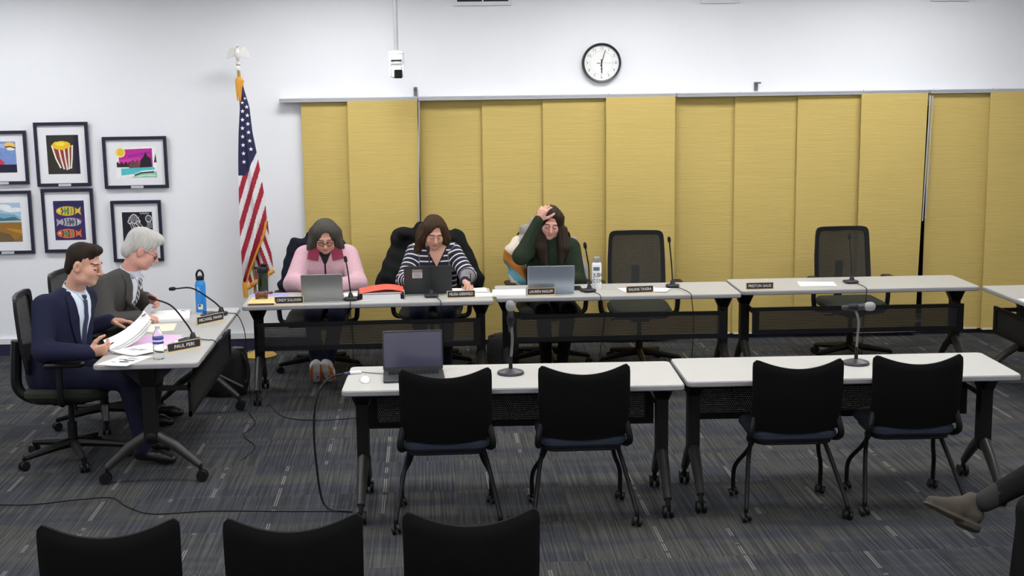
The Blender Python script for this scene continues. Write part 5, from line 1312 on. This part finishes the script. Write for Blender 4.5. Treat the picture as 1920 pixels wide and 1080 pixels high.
# ================= woman in dark green, hand to her forehead
def woman_green():
    base = np.array([0.99, 11.0, 0.0]); fy = np.array([0, -1, 0.0])
    j = dict(hip=(1.0, 11.02, 0.58), chest=(0.995, 10.90, 0.88), neck=(0.998, 10.86, 1.045), front=fy,
             sR=(0.842, 10.89, 0.985), sL=(1.160, 10.90, 0.975), eR=(0.735, 10.64, 0.955), eL=(1.200, 10.78, 0.72), wR=(0.877, 10.668, 1.235), wL=(1.06, 10.44, 0.80),
             hR=(0.90, 10.98, 0.55), hL=(1.09, 10.98, 0.55), kR=(0.90, 10.56, 0.53), kL=(1.10, 10.56, 0.53), aR=(0.93, 10.70, 0.10), aL=(1.06, 10.68, 0.10), tR=(0.92, 10.54, 0.035), tL=(1.07, 10.51, 0.035))
    hf = Fr(head_matrix((0.980, 10.80, 1.190), 0.02, 0.30, 0.10), 1.0)
    green = cloth('dark_green_knit', (40,50,36), 0.3, 60)
    mats = [SKIN_C, green, M_BLKT, M_BLKT, M_SHOEB, LIPM, brow((74,58,48)), EYEM]
    hands = [hand_prims(j['wR'], (0.42, -0.05, 0.85), (0.55, 0.80, 0.15), -1, (0.50, 0.55, 0.35), spread=0.10, thc=0.3), hand_prims(j['wL'], (-0.3, -1, -0.12), (0, 0, -1), 1, (0.25, 0.4, 0.3))]
    ex = [cone((0.998, 10.855, 1.03), (0.996, 10.835, 1.075), 0.064, 0.060, m=TOP, k=0.02)]
    o, body, _ = person('seated long-haired woman in dark green resting her forehead on one hand', base, j, mats, hf, True, 1.06, 1.08, None, hands, armr=(0.076, 0.064, 0.042), extra=ex)
    H = [hf.e((0, 0.022, 0.054), (0.088, 0.105, 0.092), k=0.03)]
    Hc = [hf.e((0, -0.118, -0.045), (0.056, 0.078, 0.115), k=0.02, sub=True), hf.e((0.004, -0.118, 0.045), (0.050, 0.062, 0.058), k=0.015, sub=True)]
    for s in (-1, 1):
        H += [hf.c((s*0.058, -0.02, 0.07), (s*0.083, -0.01, -0.05), 0.034, 0.034, k=0.03), hf.c((s*0.07, 0.05, 0.04), (s*0.085, 0.04, -0.10), 0.045, 0.045, k=0.03)]
    H += [hf.c((-0.05, 0.07, -0.05), (0.05, 0.07, -0.05), 0.055, 0.055, k=0.04)]+Hc
    # long locks down over the chest
    for (xs, ye, ze, r0, r1) in (((0.912, 0.915, 0.945), 10.735, 0.835, 0.040, 0.018), ((0.900, 0.890, 0.905), 10.75, 0.88, 0.034, 0.014), ((1.068, 1.075, 1.055), 10.735, 0.845, 0.040, 0.016), ((1.085, 1.10, 1.09), 10.77, 0.90, 0.034, 0.014)):
        H += [cone((xs[0], 10.79, 1.13), (xs[1], 10.755, 1.00), r0, r0*0.95, k=0.03), cone((xs[1], 10.755, 1.00), (xs[2], ye, ze), r0*0.95, r1, k=0.02)]
    def gr(X): return 0.0035*(np.sin(X[:, 0]*330+np.sin(X[:, 2]*18)*2.0)*0.6+np.sin(X[:, 0]*170+X[:, 2]*14)*0.4)
    hair_obj(H, 0.005, hairm('long_dark_brown_hair', (48,37,29)), o, base, gr)
    return o
woman_green()

# ================= men in suits
SUITV = dict()
def suit_extras(o, body, base, neck, chest, front, up, shirt_m, suit_m, tie_m, drop=0.36, vtop=0.078):
    lat = unit(np.cross(front, up)) ; fr = unit(front)
    org = np.asarray(neck, float)
    # shirt front between the lapels, tie, lapels and collar
    sh = lambda u, v: ((-1+2*v)*(vtop*(1-u)**0.9+0.004), 0.012-(drop+0.032)*u)
    patch(body, sh, org, lat, up, fr, 14, 8, 0.004, 0.002, 'shirt_front', shirt_m, o, base)
    ti = lambda u, v: ((-1+2*v)*((0.014+0.010*max(0, u-0.1)) if u > 0.1 else 0.017-0.03*u), -0.03-(drop-0.025)*u)
    patch(body, ti, org, lat, up, fr, 20, 4, 0.011, 0.004, 'tie', tie_m, o, base)
    for s in (-1, 1):
        lp = lambda u, v, s=s: (s*(vtop*(1-u)**0.9+0.004+0.052*v*(math.sin(PI*min(1, 0.2+u*0.9))**0.7)), -0.0-(drop+0.005)*u-0.02*v)
        patch(body, lp, org, lat, up, fr, 14, 5, 0.009, 0.004, 'lapel', suit_m, o, base)
def shirt_collar(o, base, neck, hf, m, up, r=0.070):
    org = np.asarray(neck, np.float32); ring = []
    top = hf.p(0, 0.03, -0.10); ax = unit(top-org); a1 = unit(np.cross(ax, [0.3, 1, 0.2])); a2 = np.cross(ax, a1)
    for i in range(29):
        a = 2*PI*i/28; ring.append([tuple(org+ax*z+(a1*math.cos(a)+a2*math.sin(a))*(r*k)-np.asarray(base)) for z, k in ((-0.105, 1.30), (-0.055, 1.10), (-0.01, 1.02), (0.040, 0.97))])
    mobj('shirt_collar', MB().sheet(ring, 0.004), m, o)
def collar_points(o, body, base, neck, fr, up, m):
    lat = unit(np.cross(fr, up))
    for s in (-1, 1):
        q = lambda u, v, s=s: (s*(0.003+0.044*v-0.008*u*v), 0.016-0.062*u*(1-0.5*v)+0.006*v)
        patch(body, q, np.asarray(neck, float), lat, up, fr, 6, 6, 0.010, 0.003, 'collar_point', m, o, base)
def knot(o, base, neck, fr, up, m):
    c = np.asarray(neck)+fr*0.086-up*0.022-np.asarray(base); d = Vector(up).to_track_quat('Z', 'Y').to_matrix().to_4x4()
    mobj('tie_knot', MB().lathe([(0.010, -0.045), (0.016, -0.02), (0.021, 0.012), (0.017, 0.02)], 12, X=Tm(*c) @ d), m, o)
def cuff(o, base, e, w, m, r=0.036):
    e, w = np.asarray(e, float), np.asarray(w, float); d = (w-e)/np.linalg.norm(w-e)
    mobj('cuff', MB().tube([tuple(w-d*0.01-base), tuple(w+d*0.016-base)], [r, r*0.97], 16), m, o)
def man_navy():
    base = np.array([-2.28, 8.53, 0.0]); fx = np.array([0.87, -0.5, 0.0])
    j = dict(hip=(-2.33, 8.53, 0.57), chest=(-2.26, 8.53, 0.90), neck=(-2.205, 8.53, 1.085), front=fx,
             sR=(-2.345, 8.37, 1.015), sL=(-2.175, 8.69, 1.015), eR=(-2.335, 8.25, 0.765), eL=(-2.28, 8.84, 0.77), wR=(-2.045, 8.175, 0.765), wL=(-2.075, 8.86, 0.832),
             hR=(-2.29, 8.43, 0.55), hL=(-2.29, 8.63, 0.55), kR=(-1.88, 8.40, 0.54), kL=(-1.88, 8.66, 0.54), aR=(-1.80, 8.40, 0.11), aL=(-1.86, 8.66, 0.11), tR=(-1.62, 8.36, 0.035), tL=(-1.70, 8.66, 0.035))
    hf = Fr(head_matrix((-2.118, 8.495, 1.250), math.radians(80), 0.24, 0.0), 1.04)
    navy = cloth('navy_wool_suit', (34,36,58), 0.22, 22)
    sm = mat('pale_blue_shirt', (214,226,236), 0.8, bump=0.1, bs=40)
    mats = [SKIN_B, navy, cloth('navy_wool_trousers', (28,30,48), 0.2, 22), sm, M_SHOEB, mat('lips_pale', (190,130,114), 0.5), brow((52,40,32)), EYEM]
    hands = [hand_prims(j['wR'], (1, 0.10, 0.12), (0.1, 0.75, 0.35), 1, (0.75, 0.75, 0.4), thc=0.5, sc=1.05), hand_prims(j['wL'], (1, 0.12, -0.05), (0.1, -0.15, -1), -1, (0.12, 0.25, 0.2), spread=0.04, sc=1.05)]
    o, body, (lat, up, fr) = person('seated dark-haired man in a navy suit reading held pages', base, j, mats, hf, False, 1.08, 1.06, None, hands, 1.06, armr=(0.074, 0.062, 0.046))
    tie = mat('navy_tie', (44,54,84), 0.5, var=0.15, vs=80)
    suit_extras(o, body, base, j['neck'], j['chest'], fr, up, sm, navy, tie)
    shirt_collar(o, base, j['neck'], hf, sm, up)
    knot(o, base, j['neck'], fr, up, tie); collar_points(o, body, base, j['neck'], fr, up, sm)
    cuff(o, base, j['eR'], j['wR'], mat('cuff_white', (236,238,240), 0.8), 0.040); cuff(o, base, j['eL'], j['wL'], mat('cuff_white', (236,238,240), 0.8), 0.040)
    H = [hf.e((0, 0.021, 0.049), (0.0775, 0.097, 0.086), k=0.02), hf.e((0, -0.045, 0.104), (0.056, 0.048, 0.033), k=0.03), hf.e((0, 0.072, -0.025), (0.060, 0.042, 0.055), k=0.03)]
    H += [hf.e((0, -0.118, 0.016), (0.10, 0.072, 0.075), k=0.012, sub=True), hf.e((0, -0.035, -0.085), (0.13, 0.085, 0.088), k=0.012, sub=True)]
    for s in (-1, 1): H += [hf.e((s*0.085, 0.010, -0.010), (0.024, 0.030, 0.044), k=0.006, sub=True), hf.e((s*0.085, -0.045, 0.015), (0.03, 0.030, 0.045), k=0.025, sub=True)]
    hair_obj(H, 0.0042, hairm('short_dark_hair', (40,31,25)), o, base, groove_fn(hf, 0.002))
    a = Vector((-1.985, 8.205, 0.765)); b = Vector((-1.92, 8.30, 0.80))
    tag(mobj('pen', MB().tube([a, b-(b-a)*0.1, b], [0.0042, 0.0042, 0.0015], 8), mat('pen_navy', (40,44,70), 0.3)), 'dark pen between the fingers of the man in navy', 'pen', 'pens')
man_navy()
def man_grey():
    base = np.array([-2.24, 9.44, 0.0]); fx = np.array([0.96, -0.28, 0.0])
    j = dict(hip=(-2.33, 9.42, 0.57), chest=(-2.17, 9.42, 0.88), neck=(-2.045, 9.43, 1.065), front=fx,
             sR=(-2.195, 9.24, 1.005), sL=(-2.085, 9.60, 0.995), eR=(-2.16, 9.12, 0.775), eL=(-2.08, 9.68, 0.80), wR=(-1.975, 9.24, 0.785), wL=(-1.985, 9.60, 0.855),
             hR=(-2.30, 9.33, 0.55), hL=(-2.30, 9.53, 0.55), kR=(-1.90, 9.30, 0.54), kL=(-1.90, 9.56, 0.54), aR=(-1.98, 9.30, 0.11), aL=(-1.96, 9.56, 0.11), tR=(-1.80, 9.30, 0.035), tL=(-1.78, 9.56, 0.035))
    hf = Fr(head_matrix((-1.952, 9.425, 1.215), math.radians(103), 0.50, 0.0), 1.04)
    grey = cloth('charcoal_wool_suit', (78,76,74), 0.22, 22)
    sm = mat('white_blue_shirt', (218,222,234), 0.8, bump=0.1, bs=40)
    mats = [SKIN_C, grey, cloth('charcoal_trousers', (52,52,54), 0.2, 22), sm, M_SHOEB, mat('lips_pale', (190,130,114), 0.5), brow((170,166,160)), EYEM]
    hands = [hand_prims(j['wR'], (1, 0.25, -0.10), (0.1, 0.1, -1), 1, (0.25, 0.45, 0.4), thc=0.4, sc=1.05), hand_prims(j['wL'], (0.75, -0.25, -0.15), (0.0, -0.8, -0.5), -1, (0.7, 0.9, 0.6), thc=0.4, sc=1.05)]
    o, body, (lat, up, fr) = person('seated grey-haired man with glasses in a charcoal suit', base, j, mats, hf, False, 1.08, 1.08, None, hands, 1.0, armr=(0.076, 0.064, 0.047))
    tie = mat('striped_tie', (60,58,60), 0.5)
    nt = tie.node_tree; N = nt.nodes; L = nt.links
    wv = N.new('ShaderNodeTexWave'); wv.inputs['Scale'].default_value = 14; wv.bands_direction = 'DIAGONAL'; tc = N.new('ShaderNodeTexCoord'); L.new(tc.outputs['Object'], wv.inputs['Vector'])
    rp = N.new('ShaderNodeValToRGB'); rp.color_ramp.interpolation = 'CONSTANT'; rp.color_ramp.elements[0].color = C(44,42,46)+(1,); rp.color_ramp.elements[1].position = 0.55; rp.color_ramp.elements[1].color = C(190,188,186)+(1,)
    L.new(wv.outputs['Fac'], rp.inputs[0]); L.new(rp.outputs[0], N['Principled BSDF'].inputs['Base Color'])
    suit_extras(o, body, base, j['neck'], j['chest'], fr, up, sm, grey, tie)
    shirt_collar(o, base, j['neck'], hf, sm, up)
    knot(o, base, j['neck'], fr, up, tie); collar_points(o, body, base, j['neck'], fr, up, sm)
    cuff(o, base, j['eR'], j['wR'], mat('cuff_white', (236,238,240), 0.8), 0.041); cuff(o, base, j['eL'], j['wL'], mat('cuff_white', (236,238,240), 0.8), 0.041)
    glasses(hf, o, base, mat('thin_dark_wire', (48,44,44), 0.3, metal=0.5), (0.022, 0.015), 0.8)
    H = [hf.e((0, 0.024, 0.054), (0.086, 0.107, 0.096), k=0.02), hf.e((0.01, -0.045, 0.105), (0.064, 0.058, 0.042), k=0.03), hf.e((0, 0.085, -0.02), (0.066, 0.045, 0.07), k=0.03)]
    H += [hf.e((0, -0.118, 0.014), (0.10, 0.070, 0.075), k=0.012, sub=True), hf.e((0, -0.035, -0.09), (0.13, 0.085, 0.088), k=0.012, sub=True)]
    for s in (-1, 1): H += [hf.e((s*0.087, 0.008, -0.012), (0.022, 0.027, 0.040), k=0.006, sub=True), hf.e((s*0.087, -0.045, 0.010), (0.03, 0.028, 0.042), k=0.01, sub=True)]
    hair_obj(H, 0.0042, hairm('silver_hair', (196,194,188), 0.18), o, base, groove_fn(hf, 0.0035))
man_grey()

# ================= seated visitor at the right edge, one ankle crossed, and the chair
def visitor():
    base = np.array([3.10, 5.62, 0.0]); fx = np.array([-1, 0.1, 0.0])
    j = dict(hip=(3.15, 5.62, 0.57), chest=(3.22, 5.62, 0.90), neck=(3.22, 5.62, 1.10), front=fx,
             sR=(3.22, 5.81, 1.02), sL=(3.22, 5.43, 1.02), eR=(3.12, 5.86, 0.76), eL=(3.12, 5.38, 0.76), wR=(2.94, 5.72, 0.73), wL=(2.94, 5.50, 0.73),
             hR=(3.12, 5.70, 0.55), hL=(3.12, 5.52, 0.55), kR=(2.72, 5.64, 0.665), kL=(2.56, 5.46, 0.52), aR=(2.405, 5.60, 0.520), aL=(2.50, 5.44, 0.11), tR=(2.2, 5.6, 0.45), tL=(2.40, 5.48, 0.035), shoe=1)
    hf = Fr(head_matrix((3.15, 5.62, 1.26), -PI/2, 0.1), 1.04)
    tr = cloth('black_speckled_trousers', (15,15,15), 0.25, 30, 0.3)
    sock = mat('patterned_dark_sock', (30,29,29), 0.9, var=0.6, vs=160)
    mats = [SKIN_B, cloth('dark_sweater', (44,46,52)), tr, sock, M_SHOEB, mat('lips_pale', (190,130,114), 0.5), brow((60,48,40)), EYEM]
    hands = [hand_prims(j['wR'], (-1, -0.1, -0.1), (0, 0, -1), 1, (0.3, 0.4, 0.3)), hand_prims(j['wL'], (-1, 0.1, -0.1), (0, 0, -1), -1, (0.3, 0.4, 0.3))]
    def over(c, m):
        m = m.copy(); v = (m == PANTS) & (c[:, 0] < 2.455) & (c[:, 2] > 0.40); m[v] = SHIRT; return m
    o, body, _ = person('visitor at the right edge in dark trousers with one leg crossed', base, j, mats, hf, False, 1.05, 1.05, over, hands)
    H = [hf.e((0, 0.022, 0.050), (0.082, 0.103, 0.090), k=0.02), hf.e((0, -0.105, -0.01), (0.10, 0.062, 0.080), k=0.012, sub=True), hf.e((0, -0.035, -0.085), (0.13, 0.085, 0.088), k=0.012, sub=True)]
    hair_obj(H, 0.006, hairm('short_brown_hair', (64,52,42)), o, base, groove_fn(hf, 0.002))
    suede = mat('grey_brown_suede', (64,58,50), 0.9, var=0.15, vs=30); sole = mat('tan_sole', (70,62,52), 0.8); heel = mat('dark_heel', (44,38,34), 0.7)
    def shoe(Mx):
        f = Fr(Mx)                                  # local: toe at -x, sole down
        P = [f.c((0.06, 0, 0.05), (-0.04, 0, 0.045), 0.038, 0.040, m=0, k=0.03), f.c((-0.04, 0, 0.045), (-0.155, 0, 0.03), 0.041, 0.026, m=0, k=0.03), f.c((0.055, 0, 0.06), (0.035, 0, 0.105), 0.038, 0.037, m=0, k=0.03), f.c((-0.03, 0, 0.06), (0.02, 0, 0.10), 0.03, 0.03, m=0, k=0.03),
             f.c((0.07, 0, 0.008), (-0.05, 0, 0.008), 0.041, 0.045, m=1, k=0.008, fr=f.R[:, 2], flat=0.26), f.c((-0.05, 0, 0.008), (-0.165, 0, 0.012), 0.045, 0.030, m=1, k=0.008, fr=f.R[:, 2], flat=0.24),
             f.c((0.07, 0, -0.008), (0.025, 0, -0.008), 0.039, 0.040, m=2, k=0.006, fr=f.R[:, 2], flat=0.35)]
        V, Q = surfnet(P, 0.0055); np_obj('shoe', [(V, Q, face_mats(P, V, Q))], [suede, sole, heel], base, o)
    shoe(Tm(2.292, 5.595, 0.437) @ Rm(0.10, 'Z') @ Rm(0.46, 'Y') @ Rm(-0.25, 'X'))
    shoe(Tm(2.44, 5.44, 0.022) @ Rm(0.05, 'Z'))
    guest_chair(3.36, 5.62, PI/2, 'guest chair under the visitor at the right frame edge')
visitor()

# ------------------------------------------------------------------ garments over the chairs
def drape(name, label, rings, m, extra=None, res=0.010):
    P = [cone(a, b, ra, rb, k=0.05, fr=(0, 1, 0), flat=fl, m=mi) for a, b, ra, rb, fl, mi in rings]
    def wr(X): return 0.006*np.sin(X[:, 0]*46+np.sin(X[:, 2]*17)*1.5)+0.004*np.sin(X[:, 2]*60+X[:, 0]*25)
    V, Q = surfnet(P, res, wr); base = np.array([float(V[:, 0].mean()), float(V[:, 1].mean()), float(V[:, 2].min())])
    o = np_obj(name, [(V, Q, face_mats(P, V, Q, extra))], m if isinstance(m, list) else [m], base)
    tag(o, label, 'jacket', 'garments hung on the office chairs'); return o
M_COATK = cloth('black_coat', (24,25,25), 0.3, 30); M_COATN = cloth('dark_navy_jacket', (26,28,40), 0.3, 30)
drape('draped_jacket', 'dark navy jacket over the chair of the woman in pink', [((-1.07, 11.24, 0.985), (-0.78, 11.24, 0.985), 0.055, 0.05, 0.7, 0), ((-1.08, 11.22, 0.98), (-1.13, 11.17, 0.68), 0.075, 0.10, 0.6, 0), ((-0.86, 11.24, 0.95), (-0.86, 11.24, 0.66), 0.19, 0.22, 0.25, 0)], M_COATN)
drape('draped_coat', 'big black coat hung over the chair of the woman in stripes', [((-0.225, 11.22, 1.07), (0.26, 11.22, 1.04), 0.055, 0.05, 0.8, 0), ((-0.20, 11.20, 1.05), (-0.30, 11.10, 0.70), 0.075, 0.13, 0.6, 0), ((0.02, 11.23, 0.98), (0.02, 11.23, 0.66), 0.21, 0.24, 0.25, 0), ((0.25, 11.20, 1.02), (0.38, 11.10, 0.70), 0.07, 0.09, 0.6, 0), ((-0.22, 11.17, 1.06), (-0.20, 11.13, 1.09), 0.06, 0.05, 1.0, 0)], M_COATK)
mm = [cloth('cream_scarf', (206,196,180), 0.3, 30), cloth('rust_scarf', (176,112,50), 0.3, 30), cloth('teal_scarf', (98,148,158), 0.3, 30), cloth('grey_scarf', (150,144,136), 0.3, 30)]
def patchwork(c, m):
    z, x = c[:, 2], c[:, 0]; m = np.zeros(len(c), np.int64); t = z+0.9*(x-0.70)
    m[(t < 0.90) & (t > 0.80)] = 1; m[(t <= 0.80) & (t > 0.72)] = 2; m[(x > 0.75) & (t >= 0.88)] = 3; return m
drape('draped_jacket', 'cream, rust and teal patchwork jacket over the chair of the woman in green', [((0.76, 11.16, 1.02), (0.70, 11.05, 0.92), 0.05, 0.07, 0.7, 0), ((0.70, 11.05, 0.92), (0.74, 10.98, 0.70), 0.07, 0.07, 0.7, 0), ((0.95, 11.24, 0.98), (0.95, 11.24, 0.70), 0.22, 0.22, 0.22, 0), ((1.20, 11.18, 0.98), (1.28, 11.08, 0.70), 0.05, 0.05, 0.7, 0)], mm, patchwork)
